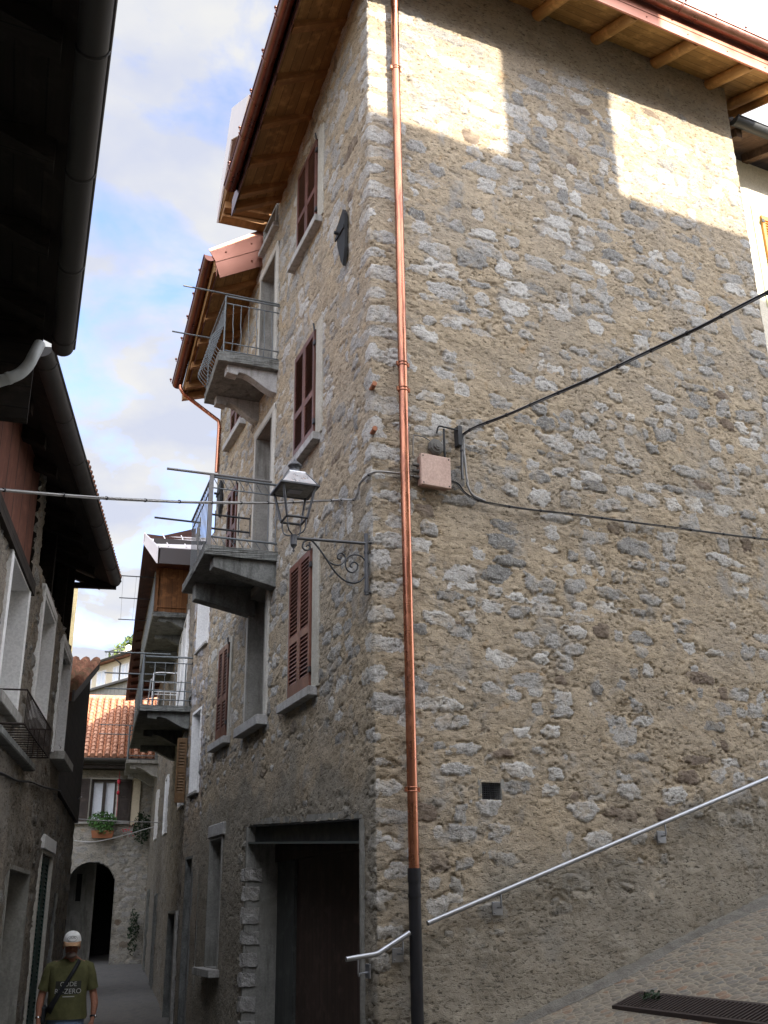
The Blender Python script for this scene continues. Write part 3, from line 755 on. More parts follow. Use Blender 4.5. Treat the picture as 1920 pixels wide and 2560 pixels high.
# ================================================================== MAIN STONE HOUSE
house = thing("stone_house", "tall rubble stone corner house with new copper gutters and brown shutters", "house", (CORNER[0], CORNER[1], -0.2))
def zbL(u, n): return 13.085 - 0.235 * u - 0.55 * n     # underside of the rafters, alley side
def zbR(n): return 13.31 - 0.39 * n                       # underside of the rafters, ramp side
def z2(u): return 11.72 - 0.455 * (u - 4.97)
GAR = (0.34, 4.62)
holesL = [(1.97, 2.87, 4.05, 5.76), (1.92, 2.82, 7.19, 8.76), (1.94, 2.86, 10.42, 11.86), (4.05, 4.85, 9.24, 11.30), (4.0, 4.85, 6.2, 8.45), (4.05, 4.95, 4.08, 5.90),
          (4.08, 4.80, 11.86, 12.22), (5.9, 6.7, 9.22, 10.35), (6.0, 6.65, 6.95, 8.2), (6.12, 6.80, 4.12, 5.58), (6.15, 6.90, 0.95, 2.68)]
holes = [(-b_, -a_, c_, d_) for a_, b_, c_, d_ in holesL] + [(1.17, 1.39, 2.66, 2.83)]
def keep(s, z):
    u = -s
    ok = np.where(s > 0, z < 13.6, np.where(u < 4.97, z < 13.16 - 0.235 * u, z < z2(u) + 0.1))
    ok &= ~((u > GAR[0]) & (u < GAR[1]) & (z < 2.49 + 0.06 * (u - 0.34)))
    return ok
def cover(S, Z):
    u = -S
    left = 0.004 + 0.035 * sstep(4.2, 3.0, Z) - 0.008 * sstep(8, 11, Z)
    right = 0.000 + 0.014 * sstep(4.2, 2.6, Z) - 0.007 * sstep(6.5, 9.5, Z)
    pale = 0.10 * np.exp(-(((S - 0.95) / 0.45) ** 2 + ((Z - 9.65) / 0.26) ** 2))       # patched mortar
    return np.where(S < 0, left, right) + pale
def dirt_shade_f(S, Z, n):
    u = -S
    line = 1.28 + 0.33 * S + (n - 0.5) * 1.5
    right = 0.9 * sstep(line + 0.25, line - 0.2, Z) + 0.35 * sstep(3.0, 1.6, Z + (n - 0.5) * 2) + 0.85 * sstep(12.45, 12.7, Z + (n - 0.5) * 0.5)  # last term: eave shade painted in along with the darker bare mortar
    lint = 0.85 * sstep(3.0, 2.78, Z + (n - 0.5) * 0.9 - 0.05 * u)
    left = lint + 0.55 * sstep(3.6, 1.6, Z + (n - 0.5) * 2.5) + 0.7 * sstep(3.0, 2.0, Z) * sstep(4.6, 5.2, u) + 0.18 * sstep(0.5, 0.62, n)
    under = 0.5 * np.exp(-((u - 2.5) / 0.55) ** 2) * sstep(2.9, 3.7, Z) * sstep(3.95, 3.85, Z)
    return np.where(S < 0, left + under, right) * 0.95
def flat(S, Z, n):
    u = -S
    f = sstep(2.75, 2.9, Z + (n - .5) * .5) * sstep(3.55, 3.25, Z + (n - 0.5) * 0.9) * sstep(0.9, 1.5, u)
    f = np.maximum(f, 0.9 * sstep(5.0, 5.6, u) * sstep(3.4, 2.9, Z + (n - .5) * 1.2))
    line = 1.0 + 0.33 * S
    r = 0.72 * sstep(line + 0.2, line - 0.3, Z + (n - 0.5) * 0.9)
    r = np.maximum(r, 0.55 * sstep(0.60, 0.70, n))
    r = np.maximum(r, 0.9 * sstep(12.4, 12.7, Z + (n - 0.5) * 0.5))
    return np.where(S < 0, f, r)
rubble("wall", m_wall, cornerpos, -7.7, 6.1, -0.9, 13.55, 0.0165, holes, 5, cover, dirt_shade_f, keep, True, house, flat=flat, amp=0.72)
# side and back walls that close the house
b = MB()
P = lambda fr, u, n: fr.pt(u, n, 0)[:2]
foot = [L.pt(7.7, 0, 0), L.pt(7.7, -6.5, 0), R.pt(6.1, -8.0, 0), R.pt(6.1, 0, 0)]
for i in range(3):
    a, c = foot[i], foot[i + 1]
    top0, top1 = ((10.45, 12.0), (12.0, 14.0), (14.0, 13.3))[i]
    b.quad([(a[0], a[1], -0.9), (c[0], c[1], -0.9), (c[0], c[1], top1), (a[0], a[1], top0)])
b.build("wall", m_plaster_grey, house)

# ---- roof: honey boards on rafters, copper fascia and gutters
def isect(p, d, q, e):
    A = np.array([[d[0], -e[0]], [d[1], -e[1]]]); t = np.linalg.solve(A, np.array(q) - np.array(p)); return np.array(p) + np.array(d) * t[0]
HO = isect(R.o + R.n * 0.9, R.d, L.o + L.n * 0.75, L.d)
HI = isect(R.o - R.n * 3.2, R.d, L.o - L.n * 3.2, L.d)
UE = 6.62
th = 0.10
def up(p, dz): return (p[0], p[1], p[2] + dz)
bR = MB()
lowR = [(HO[0], HO[1], zbR(0.9) + 0.16), R.pt(UE, 0.9, zbR(0.9) + 0.16), R.pt(UE, -3.2, zbR(-3.2) + 0.16), (HI[0], HI[1], zbR(-3.2) + 0.16)]
bR.hexa(lowR + [up(p, th) for p in lowR], R)
back = [R.pt(UE, -3.2, zbR(-3.2) + 0.16), R.pt(UE, -8.2, zbR(-3.2) - 1.7), (HI[0] - 3, HI[1] + 3.6, zbR(-3.2) - 1.7), (HI[0], HI[1], zbR(-3.2) + 0.16)]
bR.hexa(back + [up(p, th) for p in back], R)
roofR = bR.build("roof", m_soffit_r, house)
b = MB()
lowL = [L.pt(-0.75, 0.75, zbL(-0.6, 0.75) + 0.15), L.pt(3.93, 0.75, zbL(3.93, 0.75) + 0.15), L.pt(3.93, -3.2, zbL(3.93, -2.2) + 0.15), (HI[0], HI[1], zbR(-3.2) + 0.10)]
b.hexa([lowL[0], lowL[3], lowL[2], lowL[1]] + [up(p, th) for p in (lowL[0], lowL[3], lowL[2], lowL[1])], L)
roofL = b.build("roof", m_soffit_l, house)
def log(p, q, r, mat, parent):
    b = MB(); p = Vector(p); q = Vector(q); d = (q - p).normalized()
    b.tube([p, q - d * 0.03, q - d * 0.008, q], [r, r, r * 0.93, r * 0.8], 14); return b.build("rafter", mat, parent)
for u in (-0.45, 0.57, 1.60, 2.65, 3.66, 4.74, 5.77, 6.46):
    log(R.pt(u, -0.25, zbR(-0.25) + 0.085), R.pt(u, 0.84, zbR(0.84) + 0.085), 0.085, m_rafter, roofR)
for u in (-0.6, 0.1, 0.83, 1.62, 2.33, 3.02, 3.58, 3.86):
    b = MB()
    z0_, z1_ = zbL(u, -0.2), zbL(u, 0.74)
    v = []
    for (n, zz) in ((-0.2, z0_), (0.74, z1_)):
        v += [L.pt(u - 0.06, n, zz), L.pt(u + 0.06, n, zz), L.pt(u + 0.06, n, zz + 0.15), L.pt(u - 0.06, n, zz + 0.15)]
    b.add(v, [(0, 1, 2, 3), (4, 7, 6, 5), (0, 4, 5, 1), (1, 5, 6, 2), (2, 6, 7, 3), (3, 7, 4, 0)], None, False, [(n_ * 0.13, z_) for n_, z_ in ((0, 0), (0, .12), (0, .27), (0, .15), (8, 0), (8, .12), (8, .27), (8, .15))])
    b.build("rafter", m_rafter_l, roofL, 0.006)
# ramp side fascia (a sheet with folded drip) and gutter
b = MB(); b.box(R, -1.2, UE + 0.02, 0.90, 0.915, 12.92, 13.36); b.box(R, -1.2, UE + 0.02, 0.915, 0.928, 12.92, 12.945); b.box(R, -1.2, UE + 0.02, 0.9155, 0.923, 13.10, 13.12)
for u in np.arange(0.2, 6.6, 0.72): b.ball(R.pt(u, 0.918, 13.02), 0.011)
b.build("fascia", m_copper_sheet, roofR)
b = MB(); half_gutter(b, R, -1.3, UE + 0.05, 1.013, 13.32, 13.32, 0.095)
for u in np.arange(0.5, 6.6, 0.55):
    b.ball(R.pt(u, 1.13, 13.36), 0.02); b.tube([R.pt(u, 1.13, 13.32), R.pt(u, 1.13, 13.37)], 0.008, 6)
for u in (2.4, 4.3, 6.2): b.tube([R.pt(u, 1.035 - 0.097 * math.cos(a), 13.32 - 0.097 * math.sin(a)) for a in np.linspace(0.1, math.pi - 0.1, 10)], 0.008, 6)
b.build("gutter", m_copper_pink, roofR)
# covering sheets on top
b = MB(); t = [up(p, th + 0.004) for p in lowR]; b.quad(t, R); b.build("covering", m_copper_dk, roofR)
b = MB(); t = [up(p, th + 0.004) for p in lowL]; b.quad(t, L); b.build("covering", m_copper_dk, roofL)
# barge at the right end
b = MB(); pr = [R.pt(UE, n, zbR(n) + dz) for n, dz in ((0.9, -0.05), (-3.2, -0.05), (-3.2, 0.3), (0.9, 0.3))]
b.hexa(pr[:1] + pr[1:] + [(p[0] + R.d[0] * 0.03, p[1] + R.d[1] * 0.03, p[2]) for p in pr]); b.build("bargeboard", m_rafter, roofR)
# alley side fascia and gutter (follows the sloping eave)
b = MB()
ua, ub = -1.0, 3.92
pts = []
for u in (ua, ub):
    pts.append((u, zbL(u, 0.76) - 0.03, zbL(u, 0.76) + 0.27))
v = []
for n in (0.762, 0.776):
    v += [L.pt(ua, n, pts[0][1]), L.pt(ub, n, pts[1][1]), L.pt(ub, n, pts[1][2]), L.pt(ua, n, pts[0][2])]
b.hexa(v, L); b.build("fascia", m_copper_dk, roofL)
b = MB(); half_gutter(b, L, ua, 3.62, 0.872, zbL(ua, 0.76) + 0.21, zbL(3.62, 0.76) + 0.21, 0.10)
for u in np.arange(0.15, 3.6, 0.62):
    z = zbL(u, 0.76) + 0.21; b.ball(L.pt(u, 0.985, z + 0.05), 0.024); b.tube([L.pt(u, 0.985, z), L.pt(u, 0.985, z + 0.06)], 0.009, 6)
    b.tube([L.pt(u + .05, 0.885 - 0.102 * math.cos(a), z - 0.102 * math.sin(a)) for a in np.linspace(0.0, math.pi, 12)], 0.007, 6)
b.build("gutter", m_copper_dk, roofL)
# far end of the upper roof: board-clad end and the raised sheet verge
e0 = 4.97
b = MB()                                   # raised end bay: boards under, rake rising towards the square
bay = [L.pt(3.7, 0.755, 12.86), L.pt(e0, 0.755, 12.40), L.pt(e0, -3.0, 12.55), L.pt(3.7, -3.0, 13.0)]
b.hexa([bay[0], bay[3], bay[2], bay[1]] + [up(p, 0.12) for p in (bay[0], bay[3], bay[2], bay[1])], L)
roofE = b.build("roof", m_soffit_l, house)
b = MB()
for u in (4.25, 4.62): 
    z = 12.86 - 0.362 * (u - 3.7); b.hexa([L.pt(u, -0.1, z - .08), L.pt(u + .1, -0.1, z - .11), L.pt(u + .1, 0.74, z - .16), L.pt(u, 0.74, z - .13), L.pt(u, -0.1, z + .03), L.pt(u + .1, -0.1, z + .0), L.pt(u + .1, 0.74, z - .03), L.pt(u, 0.74, z)]); b.build("rafter", m_rafter_l, roofE); b = MB()
b = MB(); b.hexa([L.pt(e0, -3.0, 12.40), L.pt(e0, 0.76, 12.36), L.pt(e0 + .04, 0.76, 12.36), L.pt(e0 + .04, -3.0, 12.40), L.pt(e0, -3.0, 12.75), L.pt(e0, 0.76, 12.66), L.pt(e0 + .04, 0.76, 12.66), L.pt(e0 + .04, -3.0, 12.75)], L)
b.hexa([L.pt(e0 - .22, -0.05, 12.33), L.pt(e0 - .22, 0.74, 12.33), L.pt(e0 - .02, 0.74, 12.33), L.pt(e0 - .02, -0.05, 12.33), L.pt(e0 - .22, -0.05, 12.5), L.pt(e0 - .22, 0.74, 12.5), L.pt(e0 - .02, 0.74, 12.5), L.pt(e0 - .02, -0.05, 12.5)], L)
b.build("bargeboard", m_rafter_l, roofE)
b = MB(); poly = [(4.99, 12.34), (5.01, 12.64), (4.22, 14.08), (3.0, 13.30), (3.5, 12.95), (4.13, 13.36)]
b.add([L.pt(u, 0.765, z) for u, z in poly] + [L.pt(u, 0.79, z) for u, z in poly], [(0, 1, 2, 5), (2, 3, 4, 5), (6, 11, 8, 7), (8, 11, 10, 9)] + [(i_, i_ + 6, (i_ + 1) % 6 + 6, (i_ + 1) % 6) for i_ in range(6)], L)
b.build("verge_sheet", m_whitesheet, roofE)
b = MB(); b.hexa([L.pt(3.6, 0.755, 12.9), L.pt(e0, 0.755, 12.45), L.pt(e0, 0.70, 12.45), L.pt(3.6, 0.70, 12.9), L.pt(3.6, 0.755, 13.2), L.pt(e0, 0.755, 12.66), L.pt(e0, 0.70, 12.66), L.pt(3.6, 0.70, 13.2)], L); b.build("fascia_board", m_rafter_l, roofE)
b = MB(); b.quad([L.pt(5.0, 0.77, 12.68), L.pt(4.22, 0.77, 14.07), L.pt(4.0, -3.0, 15.0), L.pt(5.0, -3.0, 13.4)], L); b.quad([L.pt(4.22, 0.77, 14.07), L.pt(3.0, 0.77, 13.3), L.pt(2.4, -3.0, 14.3), L.pt(4.0, -3.0, 15.0)], L); b.build("covering", m_whitesheet, roofE)

# ---- lower roof over the far bay, with copper-clad near end
b = MB()
def lo(u, n): return z2(u) - 0.56 * n + 0.10
U0, U1 = 4.985, 7.62
q = [L.pt(U0, 0.80, lo(U0, 0.80)), L.pt(U1, 0.74, lo(U1, 0.74) + 0.2), L.pt(U1, -2.8, lo(U1, -2.4)), L.pt(U0, -2.8, lo(U0, -2.8))]
b.hexa([q[0], q[3], q[2], q[1]] + [up(p, 0.3 if i < 2 else 0.18) for i, p in enumerate((q[0], q[3], q[2], q[1]))], L)
roof2 = b.build("roof", m_soffit_l, house)
for u in (5.35, 5.85, 6.35, 6.85, 7.3, 7.56):
    b = MB(); z0_, z1_ = lo(u, -0.1) - 0.12, lo(u, 0.74) - 0.10 + 0.07 * (u - 5)
    v = []
    for n, zz in ((-0.1, z0_), (0.74, z1_)):
        v += [L.pt(u - 0.05, n, zz), L.pt(u + 0.05, n, zz), L.pt(u + 0.05, n, zz + 0.12), L.pt(u - 0.05, n, zz + 0.12)]
    b.add(v, [(0, 1, 2, 3), (4, 7, 6, 5), (0, 4, 5, 1), (1, 5, 6, 2), (2, 6, 7, 3), (3, 7, 4, 0)]); b.build("rafter", m_rafter_l, roof2)
b = MB()
for poly, uu in (([(0.0, 12.40), (0.9, 11.77), (0.775, 11.555), (0.0, 12.0)], 4.950), ([(0.0, 12.01), (0.785, 11.56), (0.69, 11.28), (0.0, 11.67)], 4.962)):
    b.hexa([L.pt(uu, n, z) for n, z in poly] + [L.pt(uu + 0.018, n, z) for n, z in poly], L)
for n, z in ((0.2, 12.05), (0.62, 11.78), (0.18, 11.72)): b.ball(L.pt(4.945, n, z), 0.016)
b.build("fascia", m_copper_sheet, roof2)
b = MB()
zg0, zg1 = 11.66, 10.62
half_gutter(b, L, 4.97, 7.58, 0.87, zg0, zg1, 0.095, n1=0.84)
for u in np.arange(5.3, 7.6, 0.45):
    z = zg0 + (zg1 - zg0) * (u - 4.97) / 2.61; b.ball(L.pt(u, 0.97, z + 0.05), 0.022); b.tube([L.pt(u, 0.965, z), L.pt(u, 0.97, z + 0.05)], 0.009, 6)
v = []
for n in (0.745, 0.758):
    v += [L.pt(4.97, n, 11.30), L.pt(7.6, n - .08, 10.36), L.pt(7.6, n - .08, 10.58), L.pt(4.97, n, 11.56)]
b.hexa(v, L)
b.build("gutter", m_copper_dk, roof2)
b = MB(); b.tube([L.pt(7.5, 0.80, 10.60), L.pt(7.5, 0.79, 10.50), L.pt(7.5, 0.74, 10.42), L.pt(7.52, 0.6, 10.33), L.pt(7.58, 0.06, 10.02), L.pt(7.58, 0.04, 9.9), L.pt(7.58, 0.05, 9.0)], 0.035, 10)
b.build("downpipe", m_copper, roof2)

# ---- windows of the alley side
def shut_window(u0, u1, z0, z1, mats, near=0.26, far=0.08, sl=True, mid=0.42, top=0.06, n=0.0):
    w = recess(L, u0, u1, z0, z1, 0.12, m_plaster_beige, house, 'window', 0.012, m_black, 'backing')
    um = (u0 + u1) / 2
    slat_leaf(L, u0 + 0.012, um - 0.004, n, z0 + 0.01, z1 - 0.01, mats, w, mid)
    slat_leaf(L, um + 0.004, u1 - 0.012, n, z0 + 0.01, z1 - 0.01, mats, w, mid)
    for a_, c_, n_ in ((u0 - near, u0 - 0.041, 0.024), (u1 + 0.041, u1 + far, 0.02)):
        band(L, a_, c_, z0 - 0.02, z1 + top, n_, m_plaster_beige, w)
    for zz in (z0 + 0.22, z1 - 0.22):
        b = MB(); b.box(L, u0 - 0.03, u0 + 0.03, 0.026, 0.046, zz - 0.03, zz + 0.03); b.build('hinge', m_iron, w)
    b = MB(); b.tube([L.pt(u0 - 0.02, 0.045, z1 - 0.05), L.pt(u0 - 0.02, 0.06, z1 + 0.05)], 0.012, 6); b.build('catch', m_iron, w)
    if sl: sill(L, u0 - 0.20, u1 + 0.20, z0 - 0.01, m_granite, w, 0.11, 0.105)
    return w
shut_window(1.97, 2.87, 4.05, 5.76, m_shutter2, mid=0.42)
shut_window(1.92, 2.82, 7.19, 8.76, m_shutter)
shut_window(1.94, 2.86, 10.42, 11.86, m_shutter)
shut_window(6.12, 6.80, 4.12, 5.58, m_shutter, 0.16, 0.06)
shut_window(6.0, 6.65, 6.95, 8.2, m_shutter, 0.14, 0.06)
shut_window(5.9, 6.7, 9.22, 10.35, m_shutter, 0.14, 0.06)
# attic window
w = recess(L, 4.08, 4.80, 11.86, 12.22, 0.22, m_plaster_grey, house, 'window', 0.03, m_plaster_grey, 'panel')
sill(L, 3.98, 4.9, 11.86, m_granite, w, 0.09, 0.08)
b = MB(); b.hexa([L.pt(u, n, z) for n in (-0.2, -0.16) for u, z in ((4.08, 12.1), (4.8, 11.9), (4.8, 11.95), (4.08, 12.16))]); b.build('crossbar', m_concrete_lt, w)
# balcony doors: deep pale reveals, closed leaves at the back
def deep_door(u0, u1, z0, z1, name, near=0.16, out=0.03, low_sill=False):
    w = recess(L, u0, u1, z0, z1, 0.30, m_plaster_grey, house, name, out, None)
    b = MB(); b.box(L, u0 - 0.04, (u0 + u1) / 2 - 0.004, -0.36, -0.302, z0, z1); b.box(L, (u0 + u1) / 2 + 0.004, u1 + 0.04, -0.36, -0.302, z0, z1)
    b.build('door_leaf', m_shutter, w)
    band(L, u0 - near, u0 - 0.041, z0, z1 + 0.14, 0.028, m_plaster_pale, w); band(L, u1 + 0.041, u1 + 0.14, z0, z1 + 0.14, 0.024, m_plaster_pale, w)
    b = MB(); b.box(L, u0 - near, u1 + 0.14, -0.05, 0.031, z1 + 0.041, z1 + 0.15); b.build('lintel', m_plaster_pale, w, 0.006)
    if low_sill: sill(L, u0 - 0.16, u1 + 0.2, z0, m_granite, w, 0.14, 0.13)
    return w
deep_door(4.05, 4.85, 9.26, 11.30, 'balcony_door')
deep_door(4.0, 4.85, 6.22, 8.45, 'balcony_door')
w = deep_door(4.05, 4.95, 4.08, 5.90, 'window', low_sill=True)
b = MB(); b.box(L, 4.10, 4.13, -0.28, -0.02, 4.12, 4.62); b.build('window_guard', m_iron, w)
# tall walled-up slit
w = recess(L, 6.15, 6.90, 0.95, 2.68, 0.26, m_plaster_grey, house, 'walled_up_window', 0.02, m_concrete, 'panel')
b = MB(); b.box(L, 6.02, 6.98, -0.05, 0.04, 2.722, 2.90); b.build('lintel', m_granite, w, 0.01)
sill(L, 6.0, 7.1, 0.94, m_concrete_lt, w, 0.16, 0.10)
# small vent with a mesh
w = recess(R, 1.17, 1.39, 2.66, 2.83, 0.22, m_plaster_grey, house, 'vent', -0.004, m_black, 'backing')
b = MB()
for i in range(1, 9): b.tube([R.pt(1.17 + i * 0.0245, -0.02, 2.66), R.pt(1.17 + i * 0.0245, -0.02, 2.83)], 0.0022, 4)
for i in range(1, 8): b.tube([R.pt(1.17, -0.02, 2.66 + i * 0.0215), R.pt(1.39, -0.02, 2.66 + i * 0.0215)], 0.0022, 4)
b.build('mesh_grille', m_iron, w)
m_plate = mat_plain('black_iron_plate', (0.018, 0.019, 0.02), 0.75)
# wall-tie anchor plates
for a in ((0.85, 9.38), (7.28, 8.36)):
    b = MB(); u, z = a; s_ = 1 if u < 3 else .85
    b.prism(L, [(u - 0.17 * s_, z + 0.30 * s_), (u - 0.10 * s_, z + 0.40 * s_), (u + 0.16 * s_, z + 0.26 * s_), (u + 0.10 * s_, z - 0.02), (u - 0.02, z - 0.30 * s_), (u - 0.10 * s_, z - 0.42 * s_), (u - 0.17 * s_, z - 0.2 * s_)], 0.02, 0.06)
    b.tube([L.pt(u + 0.02, 0.05, z + 0.12), L.pt(u + 0.02, 0.13, z + 0.12)], 0.022, 8)
    b.box(L, u - 0.16 * s_, u + 0.16 * s_, 0.06, 0.075, z + 0.09, z + 0.14)
    b.build('anchor_plate', m_plate, house)
# rusty bolts at the corner
for z in (6.94, 6.41):
    b = MB(); b.tube([R.pt(0.03, -0.05, z), R.pt(0.0, 0.10, z)], 0.028, 7); b.build('bolt', m_terra, house)

# ---- garage opening
w = thing_garage = None
b = MB()
b.box(L, GAR[1], GAR[1] + 0.05, -0.75, 0.03, -0.9, 2.72)             # far reveal
b.box(L, GAR[0] - 0.05, GAR[0], -0.75, 0.03, -0.9, 2.48)             # near reveal
b.hexa([L.pt(GAR[0], 0.0, 2.49), L.pt(GAR[1], 0.0, 2.75), L.pt(GAR[1], -0.75, 2.75), L.pt(GAR[0], -0.75, 2.49), L.pt(GAR[0], 0.0, 2.56), L.pt(GAR[1], 0.0, 2.82), L.pt(GAR[1], -0.75, 2.82), L.pt(GAR[0], -0.75, 2.56)], L)
gar = b.build('garage_doorway', m_plaster_grey, house)
b = MB()                                                              # steel I-beam lintel
for n0, n1, d0, d1 in ((-0.10, -0.085, -0.20, 0.0), (-0.17, 0.005, -0.225, -0.205), (-0.17, 0.005, -0.012, 0.0)):
    b.hexa([L.pt(GAR[0], n0, 2.485 + d0), L.pt(GAR[1], n0, 2.735 + d0), L.pt(GAR[1], n1, 2.735 + d0), L.pt(GAR[0], n1, 2.485 + d0), L.pt(GAR[0], n0, 2.485 + d1), L.pt(GAR[1], n0, 2.735 + d1), L.pt(GAR[1], n1, 2.735 + d1), L.pt(GAR[0], n1, 2.485 + d1)], L)
b.build('lintel_beam', m_steelbeam, gar)
b = MB(); b.hexa([L.pt(GAR[0], 0.006, 2.258), L.pt(GAR[1], 0.006, 2.508), L.pt(GAR[1], 0.014, 2.508), L.pt(GAR[0], 0.014, 2.258), L.pt(GAR[0], 0.006, 2.282), L.pt(GAR[1], 0.006, 2.532), L.pt(GAR[1], 0.014, 2.532), L.pt(GAR[0], 0.014, 2.282)], L); b.build('beam_flange', m_beamedge, gar)
b = MB()
b.box(L, 3.86, GAR[1], -0.46, -0.40, -0.9, 2.7)
b.build('door_leaf', m_doorgreen, gar)
b = MB(); b.box(L, GAR[0], 3.86, -0.50, -0.44, -0.9, 2.66); b.build('door_leaf', m_doorbrown, gar)
b = MB(); b.box(L, GAR[0], GAR[1], -0.48, -0.36, 2.28, 2.72); b.build('door_frame', m_doorbrown, gar)
rs1 = np.random.RandomState(12)
z = -0.5; k = 0
while z < 2.2:                                                        # toothed pale stones of the far jamb
    h = rs1.uniform(0.15, 0.19)
    b = MB(); wd = rs1.uniform(0.10, 0.17); dp = rs1.uniform(0.13, 0.18)
    b.box(L, GAR[1] - 0.02, GAR[1] + wd, -dp, 0.05, z, z + h)
    o = b.build('jamb_stone', m_quoin, gar)
    bm = bmesh.new(); bm.from_mesh(o.data); bmesh.ops.subdivide_edges(bm, edges=bm.edges[:], cuts=2, use_grid_fill=True)
    for v in bm.verts: v.co += Vector(rs1.uniform(-0.011, 0.011, 3))
    bm.to_mesh(o.data); bm.free()
    z += h + rs1.uniform(0.07, 0.11); k += 1

# ---- balconies on the alley side
def rough_slab(fr, u0, u1, n0, n1, z0, z1, mat, name, parent, seed, n1b=None):
    b = MB(); n1b = n1 if n1b is None else n1b
    b.hexa([fr.pt(u0, n0, z0), fr.pt(u1, n0, z0), fr.pt(u1, n1b, z0), fr.pt(u0, n1, z0), fr.pt(u0, n0, z1), fr.pt(u1, n0, z1), fr.pt(u1, n1b, z1), fr.pt(u0, n1, z1)], fr)
    o = b.build(name, mat, parent)
    bm = bmesh.new(); bm.from_mesh(o.data); bmesh.ops.subdivide_edges(bm, edges=bm.edges[:], cuts=9, use_grid_fill=True)
    r_ = np.random.RandomState(seed)
    for v in bm.verts: v.co += Vector(r_.uniform(-0.006, 0.006, 3))
    bm.to_mesh(o.data); bm.free(); return o
def corbel(fr, u0, u1, poly, mat, parent, name='corbel'):
    b = MB(); b.prof(fr, poly, u0, u1); return b.build(name, mat, parent, 0.006)
def curvy(z, d=0.75, k=1.0):
    pts = [(0, z), (d, z), (d, z - 0.13 * k), (d - 0.16, z - 0.15 * k), (d - 0.17, z - 0.11 * k)]
    for t in np.linspace(0, 1, 9): pts.append((d - 0.2 - (d - 0.2) * t, z - k * (0.10 + 0.24 * (t * t * (3 - 2 * t)))))
    return pts
bal1 = rough_slab(L, 3.74, 5.18, -0.05, 0.90, 9.09, 9.24, m_concrete, 'balcony', house, 4, 0.80)
corbel(L, 3.83, 4.0, curvy(9.088), m_granite, bal1); corbel(L, 4.84, 5.0, curvy(9.088, 0.68), m_concrete_lt, bal1)
b = MB()
def bellied(u, n, du, dn):
    pts = []
    for t in np.linspace(0, 1, 13):
        z = 10.08 - t * 0.80
        a = max(0.0, (t - 0.42) / 0.58); o_ = math.sin(a * math.pi) ** 1.2 * 0.17 if t > 0.42 else 0
        pts.append(L.pt(u + du * o_, n + dn * o_, z))
    return pts
for i in range(1, 14): b.tube(bellied(3.8 + i * 0.098, 0.82 - i * 0.004, 0, 1), 0.0075, 6)
for i in range(1, 7): b.tube(bellied(3.8, 0.82 - i * 0.118, -0.35, 0), 0.0075, 6)
rl = [L.pt(3.8, 0.0, 10.20), L.pt(3.8, 0.82, 10.20), L.pt(5.13, 0.77, 10.20)]
b.tube(rl, 0.014, 6); b.tube([(p[0], p[1], 10.08) for p in rl], 0.010, 6); b.tube([(p[0], p[1], 9.42) for p in rl], 0.010, 6)
b.tube([(p[0], p[1], 9.29) for p in rl], 0.010, 6)
for u, n in ((3.8, 0.82), (5.13, 0.77)): b.tube([L.pt(u, n, 9.24), L.pt(u, n, 10.20)], 0.014, 6)
b.build('railing', m_rail, bal1)
b = MB(); b.tube([L.pt(3.81, 0.0, 10.24), L.pt(3.80, 1.46, 10.24)], 0.013, 6); b.build('clothes_rod', m_rail, bal1)
b = MB(); b.tube([L.pt(4.95, 0.7, 10.13), L.pt(4.95, 1.40, 10.13)], 0.012, 6); b.build('clothes_rod', m_rail, bal1)

bal2 = rough_slab(L, 3.56, 5.46, -0.05, 1.0, 6.08, 6.21, m_concrete, 'balcony', house, 8, 0.92)
corbel(L, 3.62, 3.84, [(-0.05, 6.078), (0.86, 6.078), (0.86, 5.93), (-0.05, 5.72)], m_concrete, bal2, 'bracket')
corbel(L, 4.86, 5.06, [(-0.05, 6.078), (0.84, 6.078), (0.84, 5.84), (-0.05, 5.66)], m_concrete, bal2, 'bracket')
b = MB()
rr = [(3.6, 0.0), (3.6, 0.94), (5.40, 0.84)]
def railpts(z): return [L.pt(u, n, z) for u, n in rr]
for z, r_ in ((7.20, 0.018), (7.04, 0.010), (6.34, 0.016)): b.tube(railpts(z), r_, 6)
for i in range(1, 15): u = 3.6 + i * 0.121; n = 0.94 - 0.10 * i / 15; b.tube([L.pt(u, n, 6.22), L.pt(u, n, 7.2)], 0.0055, 5)
for i in range(1, 8):
    n = i * 0.118; b.tube([L.pt(3.6, n, 7.04), L.pt(3.6, n + 0.09, 7.19)], 0.006, 5); b.tube([L.pt(3.6, n, 6.23), L.pt(3.6, n + 0.07, 6.33)], 0.006, 5)
b.tube([L.pt(3.6, 0.03, 6.24), L.pt(3.6, 0.03, 7.2)], 0.008, 5); b.tube([L.pt(3.6, 0.14, 6.34), L.pt(3.6, 0.14, 7.04)], 0.006, 5)
b.build('railing', m_rail, bal2)
b = MB(); b.box(L, 3.575, 3.625, 0.915, 0.965, 6.2, 7.22); b.build('corner_post', m_rail_lt, bal2)
b = MB()
for z in (6.70, 6.50): b.tube([L.pt(3.72, 0.36, z), L.pt(3.72, 0.92, z)], 0.014, 6)
for n in (0.36, 0.52, 0.68, 0.84): b.tube([L.pt(3.72, n, 6.44), L.pt(3.72, n, 6.76)], 0.008, 5)
b.build('flower_box_holder', m_iron, bal2)
b = MB(); b.tube([L.pt(3.6, 0.1, 7.24), L.pt(3.6, 1.55, 7.23)], 0.017, 6); b.build('clothes_rod', m_rail_lt, bal2)
b = MB(); b.tube([L.pt(5.42, 0.7, 7.2), L.pt(5.42, 1.40, 7.2)], 0.015, 6); b.build('clothes_rod', m_iron, bal2)

